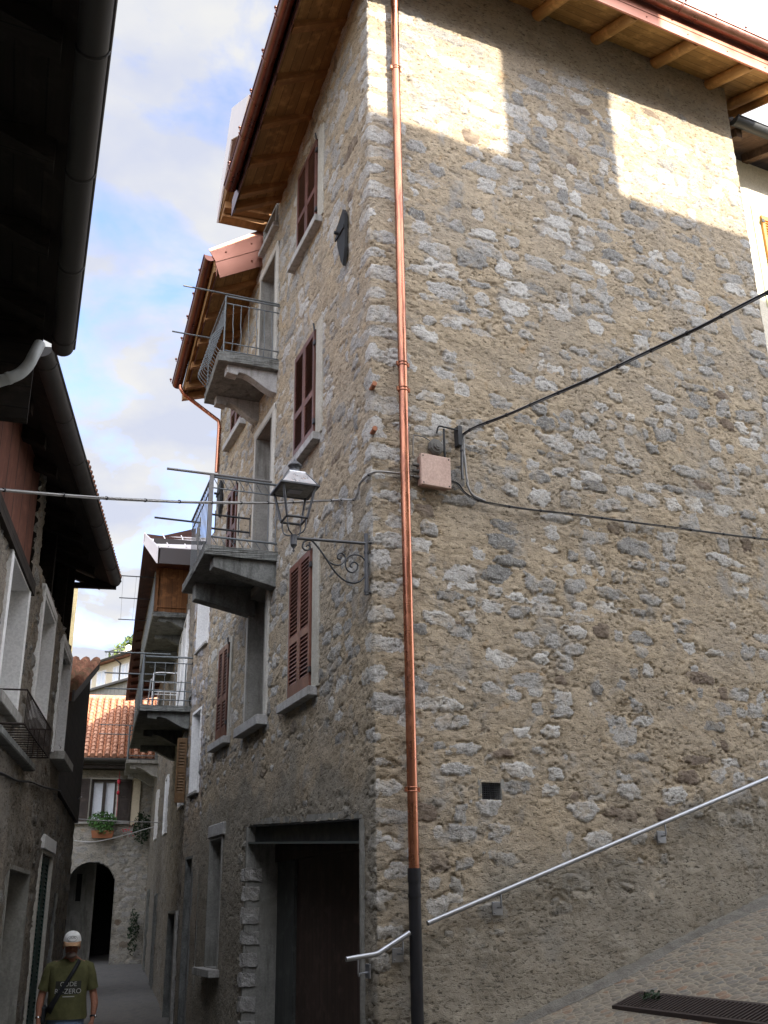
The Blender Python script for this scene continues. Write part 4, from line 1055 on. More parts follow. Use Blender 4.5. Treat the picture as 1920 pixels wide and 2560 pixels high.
# ================================================================== THINGS ON THE STONE HOUSE
dp = thing("drainpipe", "shiny copper drainpipe with black lower sleeve at the stone house corner", "drainpipe", R.pt(0.34, 0.10, ramp_z(0.34, 0.1)))
b = MB(); b.tube([R.pt(0.34, 0.95, 13.2), R.pt(0.34, 0.80, 13.02), R.pt(0.34, 0.25, 12.72), R.pt(0.34, 0.14, 12.62), R.pt(0.34, 0.11, 12.5), R.pt(0.34, 0.10, 11.4), R.pt(0.345, 0.10, 2.0)], 0.050, 20, True); b.build("copper_pipe", m_copper, dp)
b = MB(); b.tube([R.pt(0.345, 0.10, 2.02), R.pt(0.345, 0.10, 1.90)], 0.062, 18); b.tube([R.pt(0.345, 0.10, 1.90), R.pt(0.345, 0.10, -0.3)], 0.057, 18); b.tube([R.pt(0.345, 0.10, 1.80), R.pt(0.345, 0.10, 1.77)], 0.063, 18); b.build("black_sleeve", m_blackpipe, dp)
for z in (11.4, 7.25, 6.94, 2.72):
    b = MB()
    for dz in (-0.018, 0.018):
        b.tube([R.pt(0.343 + 0.054 * math.cos(a), 0.10 + 0.054 * math.sin(a), z + dz) for a in np.linspace(0, 2 * math.pi, 20, endpoint=False)], 0.006, 6, closed=True)
    b.tube([R.pt(0.343, -0.04, z), R.pt(0.343, 0.05, z)], 0.008, 6)
    for sd in (-1, 1): b.box(R, 0.343 + sd * 0.066 - 0.012, 0.343 + sd * 0.066 + 0.012, 0.09, 0.115, z - 0.022, z + 0.022)
    b.build("clamp", m_copper, dp)

def bracket(fr, u, z, zr, parent, n=0.10):
    b = MB(); b.box(fr, u - 0.055, u + 0.055, 0.02, 0.034, z - 0.06, z + 0.06)
    b.tube([fr.pt(u, 0.03, z + 0.01), fr.pt(u, n, z + 0.01), fr.pt(u, n + 0.005, z + 0.03), fr.pt(u, n, zr - 0.015)], 0.009, 8)
    for du, dz in ((-0.035, -0.04), (0.035, 0.04)): b.ball(fr.pt(u + du, 0.036, z + dz), 0.008, 6, 4)
    return b.build("bracket", m_galv, parent, 0.003)
h1 = thing("handrail", "long galvanised tube handrail climbing the stone wall beside the ramp", "handrail", R.pt(2.5, 0.10, ramp_z(2.5, 0.1)), "handrails on the stone house")
def hz(u): return 1.55 + 0.3305 * (u - 0.47)
b = MB(); b.tube([R.pt(0.47, 0.10, hz(0.47)), R.pt(6.05, 0.10, hz(6.05))], 0.0225, 14); b.build("rail", m_galv, h1)
for u in (1.26, 3.32, 5.4): bracket(R, u, hz(u) - 0.145, hz(u), h1)
h2 = thing("handrail", "short bent galvanised handrail projecting past the stone corner by the garage", "handrail", R.pt(0, 0.10, ramp_z(0, 0.1)), "handrails on the stone house")
b = MB(); b.tube([R.pt(0.27, 0.13, 1.475), R.pt(-0.02, 0.13, 1.325), R.pt(-0.05, 0.13, 1.312), R.pt(-0.08, 0.13, 1.306), R.pt(-0.35, 0.13, 1.275)], 0.0225, 14); b.build("rail", m_galv, h2)
bracket(R, 0.20, 1.29, 1.42, h2, 0.13)
b = MB(); b.box(L, 0.08, 0.19, 0.02, 0.034, 1.10, 1.22); b.tube([L.pt(0.14, 0.03, 1.15), L.pt(0.14, 0.11, 1.14), R.pt(-0.22, 0.11, 1.14), R.pt(-0.235, 0.13, 1.16), R.pt(-0.235, 0.13, 1.275)], 0.009, 8); b.build("bracket", m_galv, h2, 0.003)

# junction box with cable glands
jb = thing("junction_box", "square pinkish beige junction box beside the copper drainpipe", "junction box", R.pt(0.70, 0.06, 5.85))
b = MB(); b.box(R, 0.525, 0.865, 0.03, 0.105, 5.855, 6.195); b.build("box_body", m_box_side, jb, 0.006)
b = MB(); b.box(R, 0.515, 0.875, 0.106, 0.145, 5.845, 6.205); b.build("cover", m_box, jb, 0.006)
for u in (0.54, 0.85):
    for z in (5.87, 6.18):
        b = MB(); b.ball(R.pt(u, 0.146, z), 0.009, 8, 4); b.build("screw", m_knob, jb)
for z in (6.09, 6.02, 5.95):
    b = MB(); b.tube([R.pt(0.525, 0.065, z), R.pt(0.455, 0.065, z)], [0.022, 0.014], 8); b.build("cable_gland", m_knob, jb)
for z in (6.05, 5.98, 5.90):
    b = MB(); b.tube([R.pt(0.865, 0.065, z), R.pt(0.92, 0.065, z)], [0.02, 0.013], 8); b.build("cable_gland", m_knob, jb)
kb = thing("bell_box", "round grey weathered box mounted above the beige junction box", "fixture", R.pt(0.76, 0.05, 6.27))
def disc(b, u, z, r, n0, n1, seg): b.add([R.pt(u + r * math.cos(2 * math.pi * k / seg + .39), n, z + r * math.sin(2 * math.pi * k / seg + .39)) for n in (n0, n1) for k in range(seg)], [tuple(range(seg - 1, -1, -1)), tuple(range(seg, 2 * seg))] + [(k, (k + 1) % seg, (k + 1) % seg + seg, k + seg) for k in range(seg)], R)
b = MB(); disc(b, 0.755, 6.355, 0.095, 0.02, 0.06, 8); disc(b, 0.755, 6.355, 0.080, 0.06, 0.075, 8); b.build("base", m_knob, kb, 0.004)
b = MB(); disc(b, 0.758, 6.357, 0.052, 0.075, 0.095, 8); disc(b, 0.758, 6.357, 0.03, 0.095, 0.102, 16); b.build("knob", m_knob, kb, 0.003)

def smooth(pts, k=6):
    P = [Vector(p) for p in pts]; out_ = []
    for i in range(len(P) - 1):
        p0, p1, p2, p3 = P[max(i - 1, 0)], P[i], P[i + 1], P[min(i + 2, len(P) - 1)]
        for j in range(k):
            t = j / k
            out_.append(0.5 * ((2 * p1) + (-p0 + p2) * t + (2 * p0 - 5 * p1 + 4 * p2 - p3) * t * t + (-p0 + 3 * p1 - 3 * p2 + p3) * t ** 3))
    out_.append(P[-1]); return out_
def bundle(name, pts, mats, r, spread, label, cat, ties=0.0, seedx=0):
    P = smooth(pts, 8); rs_ = random.Random(seedx)
    root = thing(name, label, cat, tuple(P[0]))
    for i, mt in enumerate(mats):
        a = 2 * math.pi * i / max(1, len(mats)); b = MB(); Q = []
        for j, p in enumerate(P):
            t = (P[min(j + 1, len(P) - 1)] - P[max(j - 1, 0)]).normalized(); s1 = t.cross(Vector((0, 0, 1))); s1 = s1.normalized() if s1.length > .05 else Vector((R.d[0], R.d[1], 0)); s2 = t.cross(s1)
            w = a + 0.35 * math.sin(j * 0.5 + i)
            Q.append(p + (s1 * math.cos(w) + s2 * math.sin(w)) * spread * (1 if len(mats) > 1 else 0))
        b.tube(Q, r, 8); b.build("cable", mt, root)
    if ties:
        acc = 0
        for j in range(1, len(P)):
            seg_ = (P[j] - P[j - 1]).length; acc += seg_
            if acc > ties:
                acc = 0; t = (P[j] - P[j - 1]).normalized(); b = MB(); b.tube([P[j] - t * 0.008, P[j] + t * 0.008], spread + r * 1.35, 8); b.build("cable_tie", m_cable, root)
    return root
pA = Vector(R.pt(1.07, 0.06, 6.58)); pB = Vector((2.98, 6.88, 6.06))
span = [tuple(pA + (pB - pA) * t - Vector((0, 0, 0.10 * 4 * t * (1 - t) * 0.5))) for t in (0.06, 0.2, 0.4, 0.6, 0.8, 1.0)]
dirv = (pB - pA).normalized(); span += [tuple(pB + dirv * 1.5 + Vector((0, 0, .05))), tuple(pB + dirv * 5.2 + Vector((0, 0, .25)))]
bundle("overhead_cable", [R.pt(1.06, 0.07, 6.02), R.pt(1.065, 0.07, 6.3), R.pt(1.07, 0.07, 6.5), R.pt(1.10, 0.09, 6.565)] + span, [m_cable, m_cable_g, m_cable, m_cable_g], 0.0075, 0.011, "thick tied cable bundle sloping up to the right from the wall", "cable", 0.33, 1)
bundle("wall_cable", [R.pt(0.90, 0.06, 5.985), R.pt(1.0, 0.06, 5.96), R.pt(1.08, 0.06, 5.88), R.pt(1.18, 0.06, 5.825), R.pt(1.36, 0.06, 5.80), R.pt(1.79, 0.055, 5.805), R.pt(2.6, 0.055, 5.845), R.pt(3.46, 0.055, 5.88), R.pt(4.5, 0.055, 5.92), R.pt(5.5, 0.055, 5.965), R.pt(6.3, 0.055, 6.0)], [m_cable, m_cable_g, m_cable], 0.0065, 0.009, "dark cable clipped across the stone wall under the junction box", "cable", 0.4, 2)
bundle("drop_cable", [R.pt(1.09, 0.06, 6.55), R.pt(1.10, 0.06, 6.3), R.pt(1.12, 0.06, 6.05), R.pt(1.13, 0.06, 5.95), R.pt(1.20, 0.06, 5.85), R.pt(1.34, 0.06, 5.815)], [m_cable_w, m_cable_g], 0.008, 0.010, "pale cables dropping down the wall right of the junction box", "cable", 0, 3)
bundle("knob_wire", [R.pt(0.47, 0.05, 6.2), R.pt(0.48, 0.05, 6.42), R.pt(0.52, 0.05, 6.45), R.pt(0.62, 0.05, 6.44), R.pt(0.68, 0.06, 6.41)], [m_cable_g], 0.006, 0, "thin wire looping from the round grey box to the drainpipe", "wire", 0, 4)
hk = thing("cable_bracket", "dark iron cable hook fixed to the wall above the junction box", "bracket", R.pt(1.0, 0.03, 6.6))
b = MB(); b.tube(smooth([R.pt(0.78, 0.03, 6.53), R.pt(0.79, 0.06, 6.60), R.pt(0.85, 0.07, 6.605), R.pt(1.05, 0.07, 6.60)]), 0.010, 6); b.box(R, 1.02, 1.07, 0.0, 0.09, 6.42, 6.65); b.tube([R.pt(0.86, 0.05, 6.59), R.pt(0.865, 0.04, 6.36), R.pt(0.875, 0.03, 6.25)], 0.012, 6); b.build("hook", m_iron, hk)
# cable that crosses the alley to the lamp corner
wp = [L.pt(1.44, 0.05, 6.14)]
far_l = Vector((-2.72, 6.80, 4.475)); nearw = Vector(L.pt(1.15, 0.06, 6.05))
cross = [tuple(far_l + (nearw - far_l) * t - Vector((0, 0, 0.06 * 4 * t * (1 - t)))) for t in (-0.08, 0.2, 0.4, 0.6, 0.8, 1.0)]
bundle("crossing_cable", cross + [L.pt(0.80, 0.05, 5.93), L.pt(0.40, 0.05, 5.78), L.pt(0.30, 0.05, 5.80), L.pt(0.24, 0.05, 5.86), L.pt(0.17, 0.05, 5.90), R.pt(0.02, 0.055, 5.93), R.pt(0.30, 0.04, 5.965), R.pt(0.46, 0.05, 5.96)], [m_cable_w, m_cable_w, m_cable_g], 0.0062, 0.008, "pale cable strung across the alley behind the street lamp", "cable", 0.42, 5)

# ---- street lamp on a scrolled bracket
LU = 0.05
lamp = thing("street_lamp", "grey four-sided lantern on a scrolled iron bracket at the house corner", "street lamp", L.pt(LU, 0.02, 4.62))
b = MB(); b.tube([L.pt(LU, 0.045, 4.62), L.pt(LU, 0.045, 5.27)], 0.022, 12)
for z in (5.07, 4.66): b.tube([L.pt(LU, 0.045, z - .012), L.pt(LU, 0.045, z + .012)], 0.028, 12)
b.tube([L.pt(LU, -0.03, 4.65), L.pt(LU, 0.05, 4.65)], 0.016, 8); b.tube([L.pt(LU, -0.03, 5.18), L.pt(LU, 0.05, 5.18)], 0.016, 8)
b.build("post", m_lamp, lamp)
b = MB(); b.tube([L.pt(LU, 0.05, 5.165), L.pt(LU, 0.80, 5.135)], 0.016, 10); b.build("arm", m_lamp, lamp)
def sp(x, y): return L.pt(LU, 0.02 + (1470 - x) * 0.00080, 5.15 - (y - (1075 + (x - 540) * 0.0815)) * 0.00083)
def spiral(cx, cy, r0, r1, a0, turns, k=40): return [sp(cx + (r0 + (r1 - r0) * t) * math.cos(a0 + turns * 2 * math.pi * t), cy + (r0 + (r1 - r0) * t) * math.sin(a0 + turns * 2 * math.pi * t)) for t in np.linspace(0, 1, k)]
b = MB()
b.tube(smooth([sp(*q) for q in ((640, 1195), (655, 1175), (680, 1180), (690, 1205), (665, 1235), (620, 1235), (590, 1195), (610, 1135), (680, 1108), (750, 1150), (880, 1310), (1000, 1480), (1130, 1600), (1270, 1640), (1385, 1590), (1450, 1470), (1465, 1380))], 6), 0.0095, 6)
b.tube(smooth([sp(*q) for q in ((880, 1310), (930, 1370), (1000, 1410), (1080, 1415), (1130, 1385), (1155, 1340), (1140, 1290), (1095, 1262), (1055, 1290), (1055, 1330), (1090, 1340), (1100, 1310))], 6), 0.0085, 6)
b.tube(smooth([sp(*q) for q in ((1450, 1470), (1435, 1380), (1370, 1300), (1270, 1280), (1185, 1320), (1155, 1400), (1185, 1480), (1250, 1508), (1305, 1470), (1320, 1410), (1280, 1375), (1235, 1390), (1225, 1430), (1250, 1440))], 6), 0.0085, 6)
b.build("scroll", m_iron, lamp)
CN = 0.815
def lq(h, z, i): 
    s_ = ((-1, -1), (1, -1), (1, 1), (-1, 1))[i % 4]; return L.pt(LU + s_[0] * h, CN + s_[1] * h, z)
b = MB()
for i in range(4):
    b.tube([lq(0.105, 5.325, i), lq(0.165, 5.64, i)], 0.015, 4)
    b.tube([lq(0.105, 5.325, i), lq(0.105, 5.325, i + 1)], 0.014, 4)
    b.tube(smooth([lq(0.096, 5.32, i), lq(0.094, 5.25, i), lq(0.075, 5.19, i), lq(0.03, 5.165, i)], 5), 0.008, 6)
b.tube([L.pt(LU, CN, 5.06), L.pt(LU, CN, 5.165)], 0.036, 6); b.lathe(L.pt(LU, CN, 5.0), [(0.004, -0.015), (0.014, 0.0), (0.006, 0.015), (0.02, 0.04), (0.034, 0.06)], 10)
b.build("lantern_frame", m_lamp, lamp)
b = MB()
rim0 = [lq(0.205, 5.638, i) for i in range(4)]; rim1 = [lq(0.205, 5.656, i) for i in range(4)]; top = [lq(0.088, 5.815, i) for i in range(4)]; t2 = [lq(0.084, 5.828, i) for i in range(4)]; inn = [lq(0.168, 5.640, i) for i in range(4)]; inu = [lq(0.185, 5.662, i) for i in range(4)]
for i in range(4):
    j = (i + 1) % 4
    b.quad([rim0[i], rim0[j], rim1[j], rim1[i]]); b.quad([rim1[i], rim1[j], inu[j], inu[i]]); b.quad([rim0[j], rim0[i], inn[i], inn[j]])
    b.tube([inu[i], top[i]], 0.008, 5)
b.lathe(L.pt(LU, CN, 5.825), [(0.070, 0), (0.052, 0.015), (0.048, 0.055), (0.062, 0.075), (0.078, 0.088), (0.06, 0.105), (0.035, 0.13), (0.014, 0.142), (0.018, 0.158), (0.006, 0.175)], 16)
b.build("canopy", m_lamp, lamp)
b = MB()
for i in range(4):
    j = (i + 1) % 4
    b.quad([inu[i], inu[j], top[j], top[i]]); b.quad([top[i], top[j], t2[j], t2[i]])
b.quad(t2); b.build("cupola", mat_metal("pale_sheen_cupola", (0.34, 0.345, 0.36), 0.3, 0.8, 0.2, 12, 0.01), lamp)  # paler metal than the rim stands in for a white reflection
b = MB(); b.hexa([lq(0.167, 5.641, i) for i in range(4)] + [lq(0.167, 5.650, i) for i in range(4)]); b.build("reflector", m_concrete_lt, lamp)
b = MB(); b.box(L, LU - 0.05, LU + 0.05, CN - 0.07, CN + 0.07, 5.628, 5.640); b.build("lamp_unit", m_galv, lamp)

# ================================================================== BALCONY HOUSE NEXT DOOR
bh = thing("balcony_house", "stone house with stacked balconies and pale sheet roof behind the corner house", "house", B2.pt(0, 0, -0.1))
hb1 = [(7.86, 8.74, 6.0, 7.35), (8.06, 8.71, 3.55, 4.88), (8.16, 8.66, -1.0, 2.50)]
rubble("wall", m_wall_b, flatpos(L), 7.68, 9.07, -0.9, 7.95, 0.025, hb1, 15, lambda S, Z: 0.0 + 0.03 * sstep(3.5, 2.5, Z), lambda S, Z, n: 0.75 * sstep(3.6, 2.2, Z + (n - .5) * 2), None, False, bh,
       flat=lambda S, Z, n: sstep(3.4, 2.6, Z + (n - .5)))
hb2 = [(0.62, 1.55, 3.5, 4.7), (1.9, 2.8, 5.12, 7.25), (3.3, 4.2, 5.12, 7.25), (0.45, 2.6, -1.0, 1.68), (6.0, 6.9, 3.4, 4.6), (8.2, 9.1, -1.0, 2.1), (11.0, 11.9, 3.6, 4.8), (13.6, 14.4, 6.0, 7.9), (13.2, 14.0, -1, 2.3)]
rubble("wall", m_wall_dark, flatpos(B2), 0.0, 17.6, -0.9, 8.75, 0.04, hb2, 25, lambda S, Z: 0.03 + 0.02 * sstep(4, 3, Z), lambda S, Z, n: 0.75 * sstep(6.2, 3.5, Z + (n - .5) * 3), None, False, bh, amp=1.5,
       flat=lambda S, Z, n: sstep(0.50, 0.62, n) * 0.7)
b = MB()
for a, c, t0, t1 in ((B2.pt(17.6, 0, 0), B2.pt(17.6, -8, 0), 8.7, 8.6), (B2.pt(17.6, -8, 0), L.pt(7.7, -8, 0), 8.5, 8.3)):
    b.quad([(a[0], a[1], -1), (c[0], c[1], -1), (c[0], c[1], t1), (a[0], a[1], t0)])
b.build("wall", m_plaster_grey, bh)
# roof: red-brown boards under, near slope facing the square
b = MB()
ro = [B2.pt(0.95, 1.0, 8.44), B2.pt(18.4, 1.05, 8.60), B2.pt(18.4, -3.4, 9.3), B2.pt(0.95, -3.4, 8.22)]
b.hexa([ro[0], ro[3], ro[2], ro[1]] + [up(p, 0.16) for p in (ro[0], ro[3], ro[2], ro[1])], B2)
ro2 = [B2.pt(0.95, -3.4, 8.22), B2.pt(18.4, -3.4, 9.3), B2.pt(18.4, -8.3, 8.4), B2.pt(0.95, -8.3, 8.2)]
b.hexa([ro2[0], ro2[3], ro2[2], ro2[1]] + [up(p, 0.16) for p in (ro2[0], ro2[3], ro2[2], ro2[1])], B2)
rb = b.build("roof", m_darkredwood, bh)
for u in np.arange(1.3, 18.2, 1.15):
    b = MB(); b.hexa([B2.pt(u, 0.0, 8.70), B2.pt(u + 0.1, 0.0, 8.70), B2.pt(u + 0.1, 0.94, 8.48), B2.pt(u, 0.94, 8.48), B2.pt(u, 0.0, 8.92), B2.pt(u + 0.1, 0.0, 8.92), B2.pt(u + 0.1, 0.94, 8.62), B2.pt(u, 0.94, 8.62)]); b.build("rafter", m_darkredwood, rb)
b = MB(); b.quad([up(p, 0.165) for p in ro], B2); b.quad([up(p, 0.165) for p in ro2], B2); b.build("covering", m_tiles_old, rb)
b = MB()
nr = [B2.pt(0.28, 0.725, 8.135), B2.pt(0.28, -1.6, 8.135), B2.pt(1.02, -1.6, 8.66), B2.pt(1.02, 0.99, 8.55)]
b.hexa([up(p, -0.03) for p in nr] + nr, B2)
for k in range(7):
    n = 0.55 - 0.33 * k
    b.tube([B2.pt(0.29, n, 8.15), B2.pt(1.02, n + 0.10 * (1 - k / 4), 8.64)], 0.014, 5)
b.tube([B2.pt(1.02, -1.6, 8.67), B2.pt(1.02, 0.99, 8.57)], 0.022, 5)
b.build("near_slope", m_whitesheet, rb)
b = MB(); b.hexa([B2.pt(0.26, -1.6, 7.80), B2.pt(0.26, 0.71, 7.80), B2.pt(0.275, 0.71, 7.80), B2.pt(0.275, -1.6, 7.80), B2.pt(0.26, -1.6, 8.11), B2.pt(0.26, 0.70, 8.11), B2.pt(0.275, 0.70, 8.11), B2.pt(0.275, -1.6, 8.11)]); b.build("fascia", m_brownsheet, rb)
b = MB(); b.hexa([B2.pt(0.50, -1.6, 8.27), B2.pt(0.50, 0.83, 8.27), B2.pt(0.53, 0.83, 8.27), B2.pt(0.53, -1.6, 8.27), B2.pt(0.50, -1.6, 8.375), B2.pt(0.50, 0.83, 8.375), B2.pt(0.53, 0.83, 8.375), B2.pt(0.53, -1.6, 8.375)]); b.build("snow_guard", m_brownsheet, rb)
b = MB(); vq = [(0.27, 0.735, 7.80), (0.27, 0.74, 8.14), (1.03, 1.0, 8.66), (1.03, 1.005, 8.44)]
b.hexa([B2.pt(u, n, z) for u, n, z in vq] + [B2.pt(u, n + 0.02, z) for u, n, z in vq]); b.build("verge_sheet", m_whitesheet, rb)
b = MB(); b.quad([B2.pt(0.30, -1.6, 7.81), B2.pt(0.30, 0.72, 7.81), B2.pt(1.05, 0.98, 8.46), B2.pt(1.05, -1.6, 8.46)]); b.build("underside", m_darkredwood, rb)

# windows with white plaster reveals
for fr, (u0, u1, z0, z1) in ((L, hb1[0]), (L, hb1[1])):
    w = recess(fr, u0, u1, z0, z1, 0.62, m_white, bh, 'window', 0.022, m_glass, 'pane')
    sill(fr, u0 - 0.02, u1 + 0.04, z0, m_concrete_lt, w, 0.05, 0.05)
w = recess(L, 8.16, 8.66, -1.0, 2.50, 0.5, m_concrete, bh, 'doorway', 0.02, m_black, 'door_leaf')
b = MB(); b.tube([L.pt(8.22, -0.02, -0.2), L.pt(8.22, -0.02, 2.48)], 0.03, 8); b.build('door_frame', m_shutter, w)
for i, (u0, u1, z0, z1) in enumerate(hb2):
    white = i in (1, 2)
    w = recess(B2, u0, u1, z0, z1, 0.28, m_white if i in (0, 1, 2, 4, 6) else m_concrete, bh, 'balcony_door' if i in (1, 2, 7) else ('cellar_opening' if i == 3 else 'window' if z0 > 0 else 'doorway'), 0.05, m_black if i in (3, 5, 8) else m_glass, 'pane' if z0 > 0 else 'door_leaf')
    if white:
        b = MB()
        for a in (u0 + 0.02, (u0 + u1) / 2 - 0.04, u1 - 0.10): b.box(B2, a, a + 0.08, -0.2, -0.15, z0, z1)
        b.box(B2, u0, u1, -0.2, -0.152, z1 - 0.09, z1); b.build('door_frame', m_white, w)
        band(B2, u0 - 0.16, u0 - 0.041, z0, z1 + .1, 0.036, m_white, w); band(B2, u1 + 0.041, u1 + 0.16, z0, z1 + .1, 0.036, m_white, w)
b = MB(); b.box(B2, 0.18, 0.45, -0.05, 0.055, -0.6, 1.72); b.build("door_post", m_concrete_lt, bh)
# open ochre shutter hinged at the pier
SH = Frame(B2.pt(0.10, 0.0, 0)[:2], 0, 1); SH.d = B2.n.copy(); SH.n = -B2.d.copy()
slat_leaf(SH, 0.02, 0.19, 0.0, 3.45, 4.55, m_shutter_ochre, bh, 0.5, 'open_shutter', 0.035)
# lower balcony
lb = rough_slab(B2, 0.0, 4.6, -0.05, 0.88, 5.0, 5.10, m_concrete, "balcony", bh, 31, 0.95)
for u in (0.10, 2.1, 4.1): corbel(B2, u, u + 0.2, curvy(4.998, 0.74, 0.85), m_concrete, lb)
b = MB(); lr = [(0.03, 0.0), (0.03, 0.85), (4.55, 0.90)]
for z, r_ in ((5.97, 0.018), (5.86, 0.010), (5.52, 0.010), (5.36, 0.010), (5.2, 0.012)): b.tube([B2.pt(u, n, z) for u, n in lr], r_, 6)
for n in (0.12, 0.30, 0.48, 0.66): b.tube([B2.pt(0.03, n, 5.1), B2.pt(0.03, n, 5.86)], 0.012 if n < .2 or n > .6 else 0.006, 6)
for i in range(46): u = 0.1 + i * 0.097; b.tube([B2.pt(u, 0.85 + 0.05 * u / 4.5, 5.1), B2.pt(u, 0.85 + 0.05 * u / 4.5, 5.95)], 0.008, 5)
for u in (0.03, 1.5, 3.0, 4.5): b.tube([B2.pt(u, 0.86, 5.08), B2.pt(u, 0.86, 6.0)], 0.022, 6)
b.build("railing", m_rail, lb)
for u, z in ((0.03, 6.02), (1.6, 5.98), (3.2, 6.0)):
    b = MB(); b.tube([B2.pt(u, 0.4, z), B2.pt(u, 1.55, z)], 0.014, 6); b.build("clothes_rod", m_rail, lb)
# upper balcony closed by orange boards at the near end
ub = rough_slab(B2, 2.82, 9.4, -0.05, 0.70, 7.47, 7.57, m_concrete, "balcony", bh, 37, 0.80)
for u in (2.95, 4.4, 5.9, 7.4): corbel(B2, u, u + 0.16, curvy(7.468, 0.58, 0.6), m_concrete, ub)
b = MB(); b.box(B2, 2.84, 2.88, 0.0, 0.62, 7.57, 8.75); b.build("end_screen", m_orangewood, ub)
b = MB(); b.box(B2, 2.80, 2.90, 0.62, 0.68, 7.57, 8.70); b.box(B2, 2.80, 2.838, 0.0, 0.62, 7.66, 7.70); b.build("screen_post", m_orangewood, ub)
b = MB()
for z, r_ in ((8.45, 0.016), (7.68, 0.010)): b.tube([B2.pt(2.9, 0.69, z), B2.pt(9.3, 0.78, z)], r_, 6)
for i in range(66): u = 2.95 + i * 0.097; b.tube([B2.pt(u, 0.69 + 0.014 * (u - 2.9), 7.57), B2.pt(u, 0.69 + 0.014 * (u - 2.9), 8.45)], 0.008, 5)
b.build("railing", m_rail, ub)
for u in (3.2, 4.9, 6.8):
    b = MB(); b.tube([B2.pt(u, 0.6, 8.42), B2.pt(u, 1.42, 8.42)], 0.012, 6); b.build("clothes_rod", m_iron, ub)
b = MB()
for n in (1.08, 1.36): b.tube([B2.pt(3.2, n, 8.43), B2.pt(4.9, n, 8.40), B2.pt(6.8, n, 8.43)], 0.0025, 4)
b.build("clothes_line", m_cable_g, ub)
# far balcony
fb = rough_slab(B2, 12.9, 16.0, -0.05, 0.92, 5.78, 5.88, m_concrete_lt, "balcony", bh, 41)
corbel(B2, 13.0, 13.2, curvy(5.778, 0.8, 1.1), m_concrete_lt, fb); corbel(B2, 15.4, 15.6, curvy(5.778, 0.8, 1.1), m_concrete_lt, fb)
b = MB()
for z in (6.85, 6.72, 6.0): b.tube([B2.pt(12.95, 0.0, z), B2.pt(12.95, 0.88, z), B2.pt(15.9, 0.88, z)], 0.014, 5)
for i in range(30): b.tube([B2.pt(12.95 + i * 0.1, 0.88, 5.88), B2.pt(12.95 + i * 0.1, 0.88, 6.85)], 0.008, 4)
b.tube([B2.pt(12.95, 0.88, 5.8), B2.pt(12.95, 0.88, 6.87)], 0.03, 6)
b.build("railing", m_rail, fb)
for z in (6.87, 6.6):
    b = MB(); b.tube([B2.pt(12.95, 0.5, z), B2.pt(12.95, 1.75, z)], 0.016, 5); b.build("clothes_rod", m_rail, fb)
# drying rack on the lower balcony
dr = thing("drying_rack", "white tubular clothes drying rack folded on the lower balcony", "drying rack", B2.pt(0.9, 0.4, 5.1))
b = MB()
b.tube(smooth([B2.pt(0.55, 0.66, 5.10), B2.pt(0.6, 0.66, 5.72), B2.pt(0.6, 0.60, 5.80), B2.pt(0.6, 0.30, 5.80), B2.pt(0.6, 0.22, 5.74), B2.pt(0.55, 0.22, 5.10)], 6), 0.012, 6)
b.tube([B2.pt(1.0, 0.74, 5.10), B2.pt(0.5, 0.70, 5.66)], 0.012, 6); b.tube([B2.pt(1.0, 0.20, 5.10), B2.pt(0.5, 0.16, 5.66)], 0.012, 6)
b.build("frame", m_white, dr)
b = MB()
for z in (5.45, 5.40, 5.62): b.tube([B2.pt(0.58, 0.66, z), B2.pt(0.58, 0.22, z)], 0.008, 5)
for n in (0.34, 0.45, 0.56): b.tube([B2.pt(0.58, n, 5.10), B2.pt(0.58, n, 5.45)], 0.006, 5)
b.build("rungs", m_white, dr)

# ================================================================== NEAR LEFT HOUSE (dark eaves overhead)
_e = (-2.16, 6.35)
L1 = Frame(_e, -19.0, 1); L1.o = L1.o - L1.n * 0.893
lh = thing("eaves_house", "dark house with broad wooden eaves and old gutter looming overhead at the left", "house", L1.pt(-3, 0, 0))
b = MB(); b.box(L1, -13, -0.25, -1.4, -0.9, -1, 6.0); b.box(L1, -0.7, -0.25, -6, -1.4, -1, 6.1); b.build("wall", m_plaster_grey, lh)
b = MB()
e = [L1.pt(-13, 0.78, 5.35), L1.pt(0.0, 0.78, 5.35), L1.pt(0.0, -5.0, 7.8), L1.pt(-13, -5.0, 7.8)]
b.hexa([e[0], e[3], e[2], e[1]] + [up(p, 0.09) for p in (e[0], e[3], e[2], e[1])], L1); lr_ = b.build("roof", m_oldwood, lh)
b = MB(); b.hexa([L1.pt(-0.10, -4, 4.72), L1.pt(-0.02, -4, 4.72), L1.pt(-0.02, 0.66, 4.72), L1.pt(-0.10, 0.66, 4.72), L1.pt(-0.10, -4, 5.36), L1.pt(-0.02, -4, 5.36), L1.pt(-0.02, 0.66, 5.36), L1.pt(-0.10, 0.66, 5.36)]); b.hexa([L1.pt(-0.10, 0.04, 5.3), L1.pt(-0.021, 0.04, 5.3), L1.pt(-0.021, 0.70, 5.3), L1.pt(-0.10, 0.70, 5.3), L1.pt(-0.10, 0.04, 5.67), L1.pt(-0.021, 0.04, 5.67), L1.pt(-0.021, 0.70, 5.39), L1.pt(-0.10, 0.70, 5.39)]); b.hexa([L1.pt(-0.08, 0.05, 5.3), L1.pt(-0.02, 0.05, 5.3), L1.pt(-0.02, -5, 5.3), L1.pt(-0.08, -5, 5.3), L1.pt(-0.08, 0.05, 5.68), L1.pt(-0.02, 0.05, 5.68), L1.pt(-0.02, -5, 7.8), L1.pt(-0.08, -5, 7.8)]); b.build("end_boards", m_oldwood, lh)
